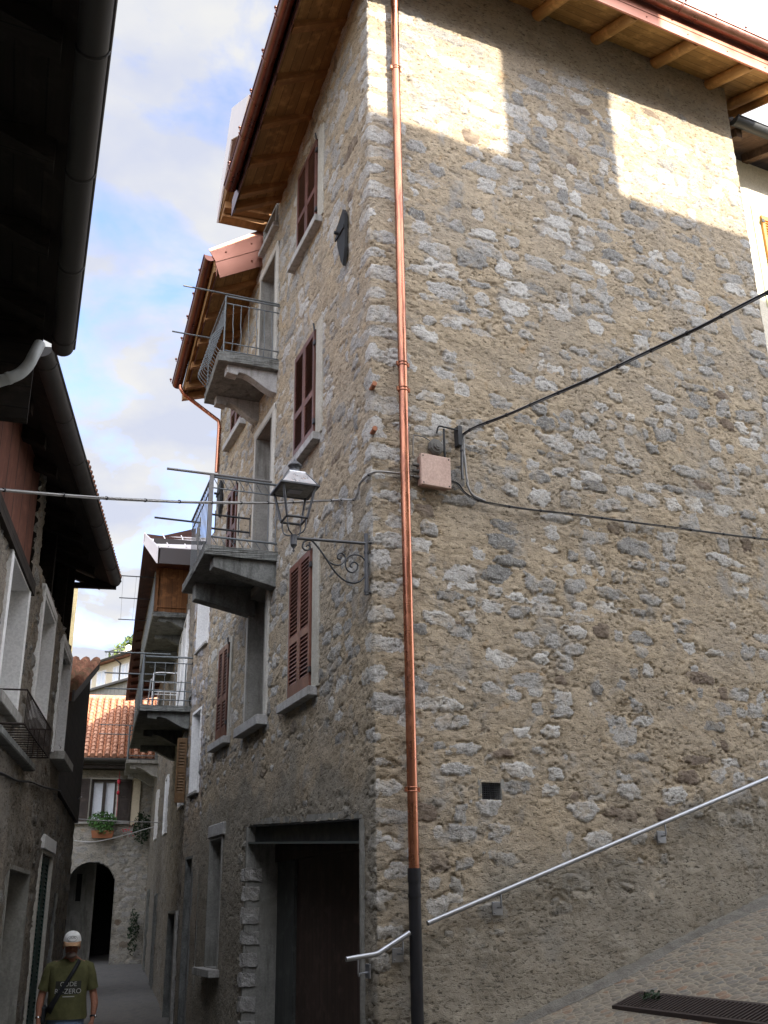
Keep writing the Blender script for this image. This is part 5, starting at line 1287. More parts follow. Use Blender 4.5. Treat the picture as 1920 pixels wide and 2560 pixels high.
for u in np.arange(-12.5, 0.1, 0.8):
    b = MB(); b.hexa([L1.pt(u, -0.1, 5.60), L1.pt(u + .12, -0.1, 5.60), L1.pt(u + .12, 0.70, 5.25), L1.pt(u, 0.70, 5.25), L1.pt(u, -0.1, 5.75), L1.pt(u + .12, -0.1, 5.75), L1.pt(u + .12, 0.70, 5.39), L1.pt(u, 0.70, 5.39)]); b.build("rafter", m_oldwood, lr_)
b = MB(); half_gutter(b, L1, -13, 0.06, 0.83, 5.38, 5.38, 0.075)
for u in np.arange(-12.7, 0, 0.9): b.tube([L1.pt(u, 0.83 - 0.077 * math.cos(a), 5.38 - 0.077 * math.sin(a)) for a in np.linspace(0, math.pi, 10)], 0.008, 5)
b.build("gutter", m_gutter_old, lr_)
b = MB()
for u in np.arange(-12.9, 0.0, 0.22): b.tube([L1.pt(u, 0.86, 5.50), L1.pt(u, 0.0, 5.88)], 0.06, 8)
q = [L1.pt(-13, 0.90, 5.47), L1.pt(0.05, 0.90, 5.47), L1.pt(0.05, -5.0, 7.95), L1.pt(-13, -5.0, 7.95)]; b.quad(q, L1); b.build("roof_tiles", m_tiles_old, lr_)
pv = thing("drainpipe", "grey plastic elbow drainpipe under the dark eaves at the left", "drainpipe", (-2.46, 5.47, 0.0))
b = MB(); b.tube(smooth([(-2.13, 5.66, 4.98), (-2.14, 5.61, 4.87), (-2.16, 5.60, 4.80), (-2.20, 5.585, 4.735), (-2.25, 5.56, 4.69), (-2.31, 5.54, 4.655), (-2.40, 5.51, 4.60), (-2.46, 5.49, 4.5), (-2.48, 5.48, 4.3), (-2.48, 5.48, 0.0)], 6), 0.036, 14); b.build("pipe", m_pvc, pv)
b = MB(); b.tube([(-2.245, 5.562, 4.694), (-2.262, 5.556, 4.683)], 0.040, 14); b.build("pipe_collar", m_pvc, pv)

# ================================================================== LEFT ALLEY HOUSE with white window reveals
ah = thing("timber_loft_house", "old stone house with white window reveals and reddish boarded loft on the left", "house", L2.pt(1, 0, -0.1))
hl2 = [(-0.85, 0.22, 3.4, 4.55), (1.46, 2.52, 3.57, 4.84), (3.72, 4.78, 3.56, 4.86), (1.05, 2.65, -1.0, 2.08), (3.6, 4.85, -1.0, 2.36)]
def keep2(u, z): return np.where(u < 0.45, z < 4.66, np.where(u < 0.93, z < 6.0, z < 5.02 + 0.02 * u))
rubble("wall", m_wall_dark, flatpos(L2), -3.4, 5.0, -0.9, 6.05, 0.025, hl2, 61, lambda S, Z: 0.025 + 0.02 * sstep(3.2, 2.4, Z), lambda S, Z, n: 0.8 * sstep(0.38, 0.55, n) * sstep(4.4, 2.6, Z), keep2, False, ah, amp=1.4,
       flat=lambda S, Z, n: sstep(0.50, 0.62, n) * 0.7)
b = MB()
b.box(L2, 4.86, 5.0, -5.5, -0.06, -1, 5.0); b.build("end_wall", m_plaster_grey, ah)
b = MB(); b.box(L2, 0.95, 5.0, -1.05, -0.03, 4.86, 4.96); b.build("loft_floor", m_oldwood, ah)
b = MB(); b.box(L2, -3.4, 0.44, -0.10, -0.03, 4.66, 6.3); b.build("board_wall", m_redboards, ah)
b = MB(); b.box(L2, -3.4, 0.44, -0.12, 0.05, 4.57, 4.70); b.build("ledge_beam", m_oldwood, ah)
b = MB(); b.box(L2, 0.9, 5.02, -1.1, -1.04, 4.9, 7.0); b.build("loft_back", m_oldwood, ah)
b = MB(); b.box(L2, 0.95, 1.5, -0.34, -0.30, 5.02, 6.2); b.build("plank_panel", m_planks, ah)
b = MB(); b.box(L2, 4.93, 5.0, -1.05, -0.05, 5.10, 6.75); b.build("loft_end", m_oldwood, ah)
for u in (1.7, 3.2, 4.8):
    b = MB(); b.box(L2, u, u + 0.14, -0.28, -0.14, 5.0, 6.25); b.build("loft_post", m_oldwood, ah)
def e2z(u): return 5.5 + 0.0795 * (u + 2.6)
def e2n(u): return 0.345 + 0.019 * (u + 2.6)
b = MB()
ru0, ru1 = -2.75, 5.25
q = [L2.pt(ru0, e2n(ru0) - .04, e2z(ru0)), L2.pt(ru1, e2n(ru1) - .04, e2z(ru1)), L2.pt(ru1, -3.8, e2z(ru1) + 1.7), L2.pt(ru0, -3.8, e2z(ru0) + 1.7)]
b.hexa([q[0], q[3], q[2], q[1]] + [up(p, 0.07) for p in (q[0], q[3], q[2], q[1])], L2); lr2 = b.build("roof", m_oldwood, ah)
for u in np.arange(-2.6, 5.2, 0.85):
    b = MB(); z = e2z(u); b.hexa([L2.pt(u, -1.0, z + 0.42), L2.pt(u + .11, -1.0, z + 0.42), L2.pt(u + .11, e2n(u) - .2, z - 0.06), L2.pt(u, e2n(u) - .2, z - 0.06), L2.pt(u, -1.0, z + 0.56), L2.pt(u + .11, -1.0, z + 0.56), L2.pt(u + .11, e2n(u) - .2, z + 0.04), L2.pt(u, e2n(u) - .2, z + 0.04)]); b.build("rafter", m_oldwood, lr2)
b = MB(); half_gutter(b, L2, ru0, 5.15, e2n(ru0), e2z(ru0) + 0.07, e2z(5.15) + 0.07, 0.085, n1=e2n(5.15))
for u in np.arange(-2.5, 5.1, 1.1): b.tube([L2.pt(u, e2n(u) - 0.088 * math.cos(a), e2z(u) + .07 - 0.088 * math.sin(a)) for a in np.linspace(0, math.pi, 10)], 0.008, 5)
b.build("gutter", m_gutter_old, lr2)
b = MB()
for u in np.arange(0.0, 5.2, 0.155): z = e2z(u); b.tube([L2.pt(u, e2n(u) + 0.085, z + 0.10), L2.pt(u, -0.6, z + 0.47)], 0.045, 6)
q2 = [up(p, 0.10) for p in q]; b.quad(q2, L2); b.build("roof_tiles", m_tiles_old, lr2)
b = MB(); b.box(L2, 5.08, 5.16, -0.12, 0.52, 6.06, 6.13); b.build("tie_beam", m_oldwood, lr2)
b = MB(); b.hexa([L2.pt(5.1, 0.24, 6.12), L2.pt(5.16, 0.24, 6.12), L2.pt(5.16, 0.47, 6.12), L2.pt(5.1, 0.47, 6.12), L2.pt(5.1, 0.15, 6.30), L2.pt(5.16, 0.15, 6.30), L2.pt(5.16, 0.25, 6.30), L2.pt(5.1, 0.25, 6.30)]); b.build("rafter_end", m_oldwood, lr2)
for i, (u0, u1, z0, z1) in enumerate(hl2[:3]):
    w = recess(L2, u0, u1, z0, z1, 0.5, m_white, ah, 'window', 0.03, m_glass, 'pane')
    b = MB(); b.box(L2, u0 - 0.13, u0 - 0.041, -0.05, 0.034, z0 - .04, z1 + 0.10); b.box(L2, u1 + 0.041, u1 + 0.10, -0.05, 0.034, z0 - .04, z1 + 0.10); b.box(L2, u0 - 0.13, u1 + 0.10, -0.05, 0.037, z1 + 0.041, z1 + 0.13); b.build('surround', m_white, w, 0.006)
    b = MB(); b.box(L2, (u0 + u1) / 2 - .03, (u0 + u1) / 2 + .03, -0.43, -0.38, z0, z1); b.build('mullion', m_shutter_dark, w)
    sill(L2, u0 - 0.1, u1 + 0.12, z0 - 0.02, m_concrete_lt, w, 0.17 if i == 2 else 0.08, 0.10)
w = recess(L2, 1.05, 2.65, -1.0, 2.08, 0.4, m_plaster_grey, ah, 'doorway', 0.02, m_doorbrown, 'door_leaf')
w = recess(L2, 3.6, 4.85, -1.0, 2.36, 0.08, m_plaster_pale, ah, 'doorway', 0.03, m_black, 'backing')
slat_leaf(L2, 3.63, 4.22, -0.05, -0.4, 2.34, m_shutter_green, w, 0.45, 'door_leaf'); slat_leaf(L2, 4.23, 4.82, -0.05, -0.4, 2.34, m_shutter_green, w, 0.45, 'door_leaf')
b = MB(); b.box(L2, 3.5, 4.92, -0.05, 0.05, 2.402, 2.56); b.build('lintel', m_white, w, 0.006)
# rusty window basket
b = MB()
for z in (3.42, 3.14): b.tube([L2.pt(-0.75, 0.0, z), L2.pt(-0.75, 0.24, z), L2.pt(1.28, 0.24, z), L2.pt(1.28, 0.0, z)], 0.008, 5)
for u in np.arange(-0.7, 1.29, 0.09): b.tube([L2.pt(u, 0.24, 3.14), L2.pt(u, 0.24, 3.42)], 0.0045, 4)
for n in np.arange(0.03, 0.24, 0.05): b.tube([L2.pt(1.28, n, 3.14), L2.pt(1.28, n, 3.42)], 0.0045, 4)
for u in np.arange(-0.7, 1.3, 0.14): b.tube([L2.pt(u, 0.0, 3.14), L2.pt(u, 0.24, 3.14)], 0.005, 4)
b.build("window_basket", m_rust, ah)
b = MB(); b.box(L2, -0.95, 1.5, -0.05, 0.10, 3.03, 3.10); b.build("stone_ledge", m_concrete, ah, 0.01)
bundle("wall_wire", [L2.pt(u, 0.03, z) for u, z in ((-1.4, 2.72), (-0.22, 2.80), (0.8, 2.86), (1.81, 2.96), (3.2, 3.06), (4.9, 3.2))], [m_cable, m_cable], 0.009, 0.009, "dark wire running along the left wall under the basket", "wire", 0, 11)

# ================================================================== HOUSE BEHIND WITH OLD TILES
L3 = Frame((-4.46, 14.6), -13, 1)
th_ = thing("tiled_house", "low stone house with mossy clay tiles and a dark jetty behind the loft house", "house", L3.pt(2, 0, 0))
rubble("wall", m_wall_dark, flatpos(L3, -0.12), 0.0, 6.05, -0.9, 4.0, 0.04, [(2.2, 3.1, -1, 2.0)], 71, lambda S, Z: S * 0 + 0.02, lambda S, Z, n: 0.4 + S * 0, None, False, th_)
w = recess(L3, 2.2, 3.1, -1, 2.0, 0.5, m_concrete, th_, 'doorway', -0.15, m_black, 'door_leaf')
b = MB(); b.prism(L3, [(-0.1, 3.3), (6.05, 3.3), (6.05, 6.05), (-0.1, 4.35)], -0.22, -0.06); b.build("jetty", m_oldwood, th_)
for u_, t_ in ((6.0, 6.0), (0.0, 4.3)):
    b = MB(); b.box(L3, u_, u_ + 0.06, -5, -0.2, -0.9, t_); b.build("end_wall", m_plaster_grey, th_)
b = MB(); q = [L3.pt(-0.35, 0.05, 4.42), L3.pt(6.2, 0.05, 6.30), L3.pt(6.2, -5, 6.30), L3.pt(-0.35, -5, 4.42)]
b.add([up(p, 0.12) for p in q] + q, [(0, 1, 2, 3), (7, 6, 5, 4), (0, 4, 5, 1), (1, 5, 6, 2), (2, 6, 7, 3), (3, 7, 4, 0)], None, False, [(0, 0), (0, 6.8), (5.05, 6.8), (5.05, 0)] * 2)
tr = b.build("roof", m_tiles_old, th_)
b = MB()
for k in range(22):
    u = -0.35 + k * 0.30; z = 4.54 + 0.287 * (u + 0.35)
    for j in range(16): b.tube([L3.pt(u, 0.02 - j * 0.2, z + 0.055), L3.pt(u + 0.31, 0.02 - j * 0.2, z + 0.075)], [0.085, 0.045], 8, True)
b.build("roof_tiles", m_tile_clay, tr)
b = MB(); b.hexa([L3.pt(-0.4, 0.05, 4.40), L3.pt(6.2, 0.05, 6.29), L3.pt(6.2, 0.08, 6.29), L3.pt(-0.4, 0.08, 4.40), L3.pt(-0.4, 0.05, 4.56), L3.pt(6.2, 0.05, 6.46), L3.pt(6.2, 0.08, 6.46), L3.pt(-0.4, 0.08, 4.56)]); b.build("bargeboard", m_gutter_old, tr)
yh = thing("yellow_house", "sunlit yellow plastered house end rising behind the mossy tiled roof", "house", (-8.5, 24, 0))
YF = Frame((-7.36, 23.9), -19, 1)
b = MB(); b.box(YF, 0.0, 4.0, -4.5, 0.0, -0.5, 9.0); b.build("wall", m_yellow, yh)
b = MB(); b.hexa([YF.pt(-0.02, 0.0, 9.0), YF.pt(4.2, 0.0, 9.0), YF.pt(4.2, -4.7, 9.0), YF.pt(-0.02, -4.7, 9.0), YF.pt(-0.02, -2.2, 9.5), YF.pt(4.2, -2.2, 9.5), YF.pt(4.2, -2.4, 9.5), YF.pt(-0.02, -2.4, 9.5)], YF); b.build("roof", m_tiles_old, yh)

# ================================================================== ARCH HOUSE closing the alley
AF = Frame((-10.2, 33.5), 76, 1)
xh = thing("arch_house", "house over the dark archway with orange tiled roof and shuttered window", "house", AF.pt(1.1, 0, 0.2))
AC, AR, ASP = 1.10, 0.72, 2.50
def keepA(u, z): return ~(((np.abs(u - AC) < AR) & (z < ASP)) | (((u - AC) ** 2 + (z - ASP) ** 2) < AR ** 2))
rubble("wall", m_stonefar, flatpos(AF), -1.8, 3.4, -0.4, 6.2, 0.04, [(0.86, 1.66, 4.42, 5.70)], 81, lambda S, Z: 0.012 + S * 0, lambda S, Z, n: 0.4 * sstep(2.4, 1.2, Z + (n - .5) * 2) + 0.75 * sstep(5.72, 5.85, Z), keepA, False, xh, skip=0.2,  # wall darkens towards the foot and in a band under the eave
       flat=lambda S, Z, n: sstep(0.45, 0.55, n) * 0.8 * sstep(3.2, 3.6, Z))
b = MB(); ar = [(AC - AR, -0.4), (AC - AR, ASP)] + [(AC - AR * math.cos(a), ASP + AR * math.sin(a)) for a in np.linspace(0.1, math.pi - 0.1, 16)] + [(AC + AR, ASP), (AC + AR, -0.4)]
for (a, c) in zip(ar[:-1], ar[1:]): b.quad([AF.pt(a[0], 0.02, a[1]), AF.pt(c[0], 0.02, c[1]), AF.pt(c[0], -1.0, c[1]), AF.pt(a[0], -1.0, a[1])], AF)
arch = b.build("archway", m_wall_dark if False else m_concrete, xh)
b = MB(); b.box(AF, -0.6, 1.16, -1.75, -1.6, -0.4, 4.0); b.build("inner_wall", m_plaster_grey, arch)
b = MB(); b.box(AF, 0.62, 0.78, -1.599, -1.585, 2.10, 2.92); b.build("slit_window", m_black, arch)
b = MB(); b.box(AF, 1.13, 1.19, -1.6, -1.55, -0.2, 3.3); b.build("door_post", m_concrete_lt, arch)
b = MB(); b.box(AF, 1.16, 3.0, -4.2, -4.1, -0.4, 4.0); b.build("passage_end", m_black, arch)
b = MB(); b.box(AF, 1.82, 1.9, -4.1, -1.0, -0.4, 4.0); b.box(AF, -1.0, 3.0, -4.1, -0.3, 3.3, 3.4); b.build("passage_lining", m_concrete, arch)
b = MB(); b.box(AF, -1.8, -1.7, -7, 0, -.4, 6.3); b.box(AF, 3.3, 3.4, -7, 0, -.4, 6.3); b.box(AF, -1.8, 3.4, -7.1, -7, -.4, 6.3); b.build("side_walls", m_plaster_grey, xh)
# roof
def roof_plane(fr, u0, u1, na, za, nb, zb, mat, name, parent, th=0.12):
    b = MB(); q = [fr.pt(u0, na, za), fr.pt(u1, na, za), fr.pt(u1, nb, zb), fr.pt(u0, nb, zb)]
    s_ = math.hypot(na - nb, zb - za)
    b.add([up(p, th) for p in q] + q, [(0, 1, 2, 3), (7, 6, 5, 4), (0, 4, 5, 1), (1, 5, 6, 2), (2, 6, 7, 3), (3, 7, 4, 0)], None, False, [(0, 0), (u1 - u0, 0), (u1 - u0, s_), (0, s_)] * 2)
    return b.build(name, mat, parent)
xr = roof_plane(AF, -2.1, 3.9, 0.55, 6.22, -3.4, 8.78, m_tiles_orange, "roof", xh)
xr2 = roof_plane(AF, -2.1, 3.9, -7.4, 6.22, -3.4, 8.78, m_tiles_orange, "roof", xh)
b = MB()
for j in range(16):
    t = j / 16; n = 0.6 - 3.95 * t; z = 6.37 + 2.56 * t
    for k in range(27):
        u = -2.05 + k * 0.222
        b.tube([AF.pt(u, n + 0.06, z - 0.02), AF.pt(u, n - 0.24, z + 0.15)], [0.085, 0.065], 6)
b.build("roof_tiles", m_clay_orange, xr)
b = MB(); b.tube([AF.pt(-2.1, -3.4, 8.92), AF.pt(3.9, -3.4, 8.92)], 0.11, 8); b.build("ridge", m_clay_orange, xr)
b = MB(); half_gutter(b, AF, -2.1, 3.9, 0.62, 6.26, 6.26, 0.10); b.box(AF, -2.1, 3.9, 0.46, 0.5, 6.10, 6.26); b.build("gutter", m_gutter_old, xr)
b = MB(); b.box(AF, -1.8, 3.4, 0.0, 0.5, 5.98, 6.08); b.build("soffit", m_oldwood, xr)
w = recess(AF, 0.86, 1.66, 4.42, 5.70, 0.14, m_plaster_pale, xh, 'window', 0.03, m_pane_lt, 'net_curtain')
b = MB()
for a in (0.86, 1.22, 1.58): b.box(AF, a, a + (0.08 if a != 1.22 else 0.10), -0.12, -0.06, 4.42, 5.70)
b.box(AF, 0.86, 1.66, -0.12, -0.062, 5.62, 5.70); b.build('window_frame', m_shutter_dark, w)
slat_leaf(AF, 0.47, 0.82, 0.05, 4.40, 5.70, m_shutter_dark, w, 0.5); slat_leaf(AF, 1.72, 2.10, 0.05, 4.40, 5.70, m_shutter_dark, w, 0.5)
b = MB(); b.box(AF, 0.30, 0.44, -0.02, 0.04, 4.25, 5.78); b.build('surround', m_cream, w)
b = MB(); b.box(AF, 2.13, 2.38, -0.02, 0.045, 4.30, 5.95); b.build('surround', m_cream, w)
sill(AF, 0.4, 2.1, 4.40, m_concrete_lt, w, 0.10, 0.07)
rs2 = np.random.RandomState(5)
fp = thing("flower_box", "terracotta window box with bushy green plant under the shuttered window", "window box", AF.pt(1.3, 0.3, 3.9))
b = MB(); b.hexa([AF.pt(1.02, 0.1, 3.90), AF.pt(1.62, 0.1, 3.90), AF.pt(1.62, 0.32, 3.90), AF.pt(1.02, 0.32, 3.90), AF.pt(0.98, 0.08, 4.12), AF.pt(1.66, 0.08, 4.12), AF.pt(1.66, 0.36, 4.12), AF.pt(0.98, 0.36, 4.12)]); b.build("planter", m_terra, fp)
b = MB(); leaves(b, AF.pt(1.28, 0.25, 4.42), 0.46, 420, 0.055, rs2, (1, 0.5, 0.62)); leaves(b, AF.pt(1.35, 0.35, 4.15), 0.28, 120, 0.05, rs2, (1, .6, .6)); b.build("foliage", m_leaf, fp)
b = MB(); b.tube([AF.pt(1.70, 0.12, 5.95), AF.pt(1.70, 0.12, 4.5)], 0.008, 5); b.ball(AF.pt(1.70, 0.12, 5.62), 0.06, 8, 6, 1, 1, 1.5); b.ball(AF.pt(1.70, 0.12, 5.28), 0.05, 8, 6, 1, 1, 1.4)
o = b.build("red_ornament", m_petal); tag(o, "red ornament on a cord hanging beside the shuttered window over the arch", "ornament")
hp = thing("hanging_plant", "dark trailing plant with pink flowers at the right of the arch", "plant", AF.pt(2.55, 0.4, 4.0))
b = MB(); leaves(b, AF.pt(2.50, 0.35, 4.20), 0.42, 300, 0.06, rs2, (0.7, 0.6, 1.2)); b.build("foliage", m_leaf_dk, hp)
b = MB(); leaves(b, AF.pt(2.05, 0.3, 4.1), 0.28, 26, 0.035, rs2, (1, .5, 1.2)); b.build("flower", m_petal, hp)
vp = thing("climbing_plant", "dark green climber at the foot of the wall beside the arch", "plant", AF.pt(2.35, 0.2, 0.3))
b = MB(); leaves(b, AF.pt(2.45, 0.2, 1.2), 0.34, 200, 0.055, rs2, (0.5, 0.5, 2.0)); b.build("foliage", m_leaf_dk, vp)
bundle("alley_wire", [L3.pt(5.2, 0.0, 3.7), (-7.0, 23.4, 3.66), B2.pt(8.0, 0.03, 3.74)], [m_cable_w], 0.012, 0, "thin wire strung across the far alley in front of the shuttered window", "wire", 0, 12)
bundle("alley_wire", [(-9.6, 31.5, 3.8), (-8.3, 30.8, 3.62), B2.pt(12.0, 0.03, 3.95)], [m_cable_w], 0.012, 0, "thin wire sagging across the alley just above the archway", "wire", 0, 13)

# ================================================================== FAR HILLSIDE HOUSES
CF = Frame((-13.6, 47.6), 135, 1)
ch = thing("cream_house", "sunlit cream house high on the hill beyond the orange roof", "house", CF.pt(2, 0, 9))
b = MB(); b.box(CF, -0.05, 7, -5, 0, 10.98, 12.40); b.build("wall", m_cream, ch)
b = MB(); b.box(CF, -0.05, 7, 0.0, 0.05, 11.15, 11.28); b.build("string_course", m_plaster_pale, ch)
for u0, u1 in ((0.5, 1.2), (1.88, 2.34), (2.56, 3.1), (3.7, 4.3)):
    w = recess(CF, u0, u1, 11.48, 12.08, 0.02, m_white, ch, 'window', 0.05, None)
    b = MB(); b.box(CF, u0, u1, 0.002, 0.012, 11.48, 12.08); b.build('pane', m_pane_lt, w)
    b = MB(); b.box(CF, (u0 + u1) / 2 - .03, (u0 + u1) / 2 + .03, 0.013, 0.03, 11.48, 12.08); b.build('mullion', m_white, w)
cr_ = roof_plane(CF, -0.4, 7.2, 0.45, 12.35, -2.5, 12.95, m_tiles_old, "roof", ch, 0.08)
b = MB(); half_gutter(b, CF, -0.4, 7.2, 0.5, 12.42, 12.42, 0.07); b.tube([CF.pt(2.45, 0.4, 12.4), CF.pt(2.45, 0.04, 12.2), CF.pt(2.45, 0.04, 11.3)], 0.04, 6); b.build("gutter", m_gutter_old, cr_)
b = MB(); b.box(CF, 1.62, 2.15, -0.9, -0.4, 12.4, 12.85); b.box(CF, 1.56, 2.21, -0.96, -0.34, 12.85, 12.92); b.lathe(CF.pt(1.88, -0.65, 12.92), [(0.18, 0), (0.16, 0.2), (0.2, 0.24), (0.02, 0.36)], 10); b.build("chimney", m_white_wall, cr_)
b = MB()
b.tube([CF.pt(-0.4, -0.8, 13.35), CF.pt(1.4, -0.8, 13.3)], 0.02, 5)
for u in (-0.35, 0.3, 0.9): b.tube([CF.pt(u, -0.8, 12.5), CF.pt(u, -0.8, 13.35)], 0.015, 4)
b.build("terrace_rail", m_rail, cr_)
dh = thing("stone_terrace_house", "dim grey stone house wall below the cream house on the hill", "house", CF.pt(2, 1.2, 6))
b = MB(); b.box(CF, -1.5, 7, 0.25, 1.2, 5.5, 10.98); b.build("wall", m_wall_dark and m_plaster_grey, dh)
b = MB(); b.hexa([CF.pt(-1.7, 1.4, 10.8), CF.pt(7.2, 1.4, 10.8), CF.pt(7.2, 0.0, 11.0), CF.pt(-1.7, 0.0, 11.0), CF.pt(-1.7, 1.4, 10.88), CF.pt(7.2, 1.4, 10.88), CF.pt(7.2, 0.0, 11.1), CF.pt(-1.7, 0.0, 11.1)]); b.build("roof", m_gutter_old, dh)
gt = thing("garden_tree", "leafy green garden bush on the hill right of the white chimney", "tree", (-13.6, 53.3, 10.8))
b = MB(); b.tube([(-13.6, 53.3, 10.5), (-13.5, 53.3, 12.6), (-13.7, 53.3, 13.6)], [0.16, 0.11, 0.05], 8); b.tube([(-13.5, 53.3, 12.6), (-12.9, 53.2, 13.8)], [0.08, 0.03], 6); b.build("trunk", m_oldwood, gt)
b = MB(); rs3 = np.random.RandomState(9)
for c in ((-13.7, 53.3, 14.3, .75), (-13.1, 53.1, 14.1, .8), (-12.6, 53.4, 14.6, .8), (-13.3, 53.5, 14.9, .55), (-12.2, 53.2, 13.8, .8), (-13.9, 53.0, 13.9, .5)): leaves(b, c[:3], c[3], 300, 0.12, rs3)
b.build("foliage", m_leaf_sun, gt)

# ================================================================== RIGHT NEIGHBOUR
nh = thing("limewashed_house", "pale limewashed house with orange shutters at the right edge", "house", R.pt(8, -0.75, 2))
NW = -0.75
b = MB(); b.box(R, 6.0, 13, NW - 4.5, NW, -1, 13.0); b.build("wall", m_white_wall, nh)
w = recess(R, 7.27, 8.25, 10.5, 11.96, 0.004, m_cream, nh, 'window', NW + 0.0, None) if False else None
b = MB(); b.box(R, 7.12, 8.42, NW, NW + 0.018, 10.25, 12.12); w = b.build("window", rough_ := mat_rough("yellow_green_surround", (0.60, 0.60, 0.36), (0.68, 0.68, 0.42), 3, 0.85, 0.1), nh)
slat_leaf(R, 7.27, 7.74, NW + 0.022, 10.5, 11.96, m_shutter_orange, w, 0.5); slat_leaf(R, 7.76, 8.23, NW + 0.022, 10.5, 11.96, m_shutter_orange, w, 0.5)
b = MB()
for z in (11.85, 10.7): b.box(R, 7.25, 7.31, NW + 0.061, NW + 0.075, z - .03, z + .03)
b.build('hinge', m_iron, w)
b = MB(); q = [R.pt(6.18, -0.08, 12.88), R.pt(13.3, -0.08, 12.88), R.pt(13.3, -4, 14.3), R.pt(6.18, -4, 14.3)]
b.hexa([q[0], q[3], q[2], q[1]] + [up(p, 0.1) for p in (q[0], q[3], q[2], q[1])], R); nr_ = b.build("roof", m_planks, nh)
for u in np.arange(6.35, 13, 0.75):
    b = MB(); b.hexa([R.pt(u, NW, 12.98), R.pt(u + .12, NW, 12.98), R.pt(u + .12, -0.12, 12.74), R.pt(u, -0.12, 12.74), R.pt(u, NW, 13.14), R.pt(u + .12, NW, 13.14), R.pt(u + .12, -0.12, 12.90), R.pt(u, -0.12, 12.90)]); b.build("rafter", m_planks, nr_)
b = MB(); half_gutter(b, R, 6.2, 13.3, 0.0, 12.92, 12.92, 0.10); b.build("gutter", m_iron, nr_)
b = MB()
for u in np.arange(6.3, 13.2, 0.24): b.tube([R.pt(u, -0.12, 13.0), R.pt(u, -3.9, 14.38)], 0.08, 8)
b.build("roof_tiles", m_gutter_old, nr_)

# ================================================================== HOUSES ACROSS THE SQUARE (behind the viewer; they shade the street)
oh = thing("opposite_house", "tall plastered house across the ramp, behind the viewer", "house", R.pt(6, 12, 1))
OU0, OU1, OP0, OP1, OPR = -1.0, 15.0, 8.6, 15.0, 11.0
EZ = 14.2; RZ_ = 10.9 + 0.445 / math.cos(0) * 11.0
b = MB(); b.prof(R, [(OP0, -1), (OP0, EZ), (OPR, RZ_ - 0.12), (OP1, EZ), (OP1, -1)], OU0, OU1); b.build("wall", m_white_wall, oh)
b = MB(); b.prof(R, [(OP0 - 0.5, EZ - 0.35), (OPR, RZ_ - 0.1), (OP1 + 0.5, EZ - 0.35), (OP1 + 0.5, EZ - 0.2), (OPR, RZ_), (OP0 - 0.5, EZ - 0.2)], OU0 - 0.3, OU1 + 0.3); orf = b.build("roof", m_tiles_old, oh)
SH_U = math.tan(rad(153.8 - 138.8))
cu0, cu1 = 2.08 + SH_U * OPR, 3.70 + SH_U * OPR
b = MB(); b.box(R, cu0, cu1, OPR - 0.35, OPR + 0.35, RZ_ - 0.5, RZ_ + 2.1); b.box(R, cu0 - 0.03, cu1 + 0.03, OPR - 0.4, OPR + 0.4, RZ_ + 2.1, RZ_ + 2.2); b.build("chimney", m_plaster_pale, orf)
sh2 = thing("rear_house", "plastered house behind the viewer closing the little square", "house", R.pt(-9, 16, 0))
b = MB(); b.prof(R, [(13.6, -1), (13.6, 13.2), (15.6, 14.3), (19, 12.5), (19, -1)], -20, -1.2); b.build("wall", m_plaster_pale, sh2)
b = MB(); b.prof(R, [(13.2, 13.0), (15.6, 14.5), (19.4, 12.4), (19.4, 12.6), (15.6, 14.7), (13.2, 13.2)], -20.3, -1.0); b.build("roof", m_tiles_old, sh2)

# ================================================================== PERSON walking towards the viewer
pg = (-3.43, 12.12)
PZ = float(ground_z(pg[0], pg[1]))
per = thing("person", "person in olive printed t-shirt, white cap and jeans with a dark shoulder strap", "person", (pg[0], pg[1], PZ))
_y = Vector((-pg[0], -pg[1], 0)).normalized(); _x = Vector((0, 0, 1)).cross(_y) * -1     # x: picture right, y: towards the viewer
_x = Vector((-_y.y, _y.x, 0))
if _x.x < 0: _x = -_x
def pl(x, y, z): v = Vector((pg[0], pg[1], PZ)) + _x * x + _y * y; return (v.x, v.y, v.z + z)
m_skin = mat_rough("tanned_skin", (0.26, 0.115, 0.07), (0.34, 0.155, 0.10), 8, 0.6, 0.1, 60, 0.002)
m_hair = mat_plain("grey_beard", (0.22, 0.17, 0.145), 0.9)
m_shirt = mat_rough("olive_cotton", (0.085, 0.085, 0.035), (0.13, 0.128, 0.055), 5, 0.9, 0.35, 14, 0.02)
m_jean = mat_rough("blue_denim", (0.12, 0.18, 0.30), (0.24, 0.32, 0.45), 6, 0.9, 0.3, 60)
m_strap = mat_plain("dark_strap", (0.014, 0.016, 0.018), 0.7)
m_cap = mat_plain("white_cap", (0.72, 0.73, 0.71), 0.85)
m_visor = mat_rough("tan_cap_peak", (0.38, 0.22, 0.12), (0.50, 0.32, 0.18), 30, 0.8, 0.2)
m_print = mat_plain("grey_white_print", (0.42, 0.42, 0.40), 0.8)
m_printdk = mat_plain("dark_print", (0.035, 0.037, 0.028), 0.9)
m_steel = mat_metal("watch_steel", (0.7, 0.7, 0.7), 0.2)
m_shoe = mat_plain("dark_shoe", (0.03, 0.028, 0.026), 0.7)
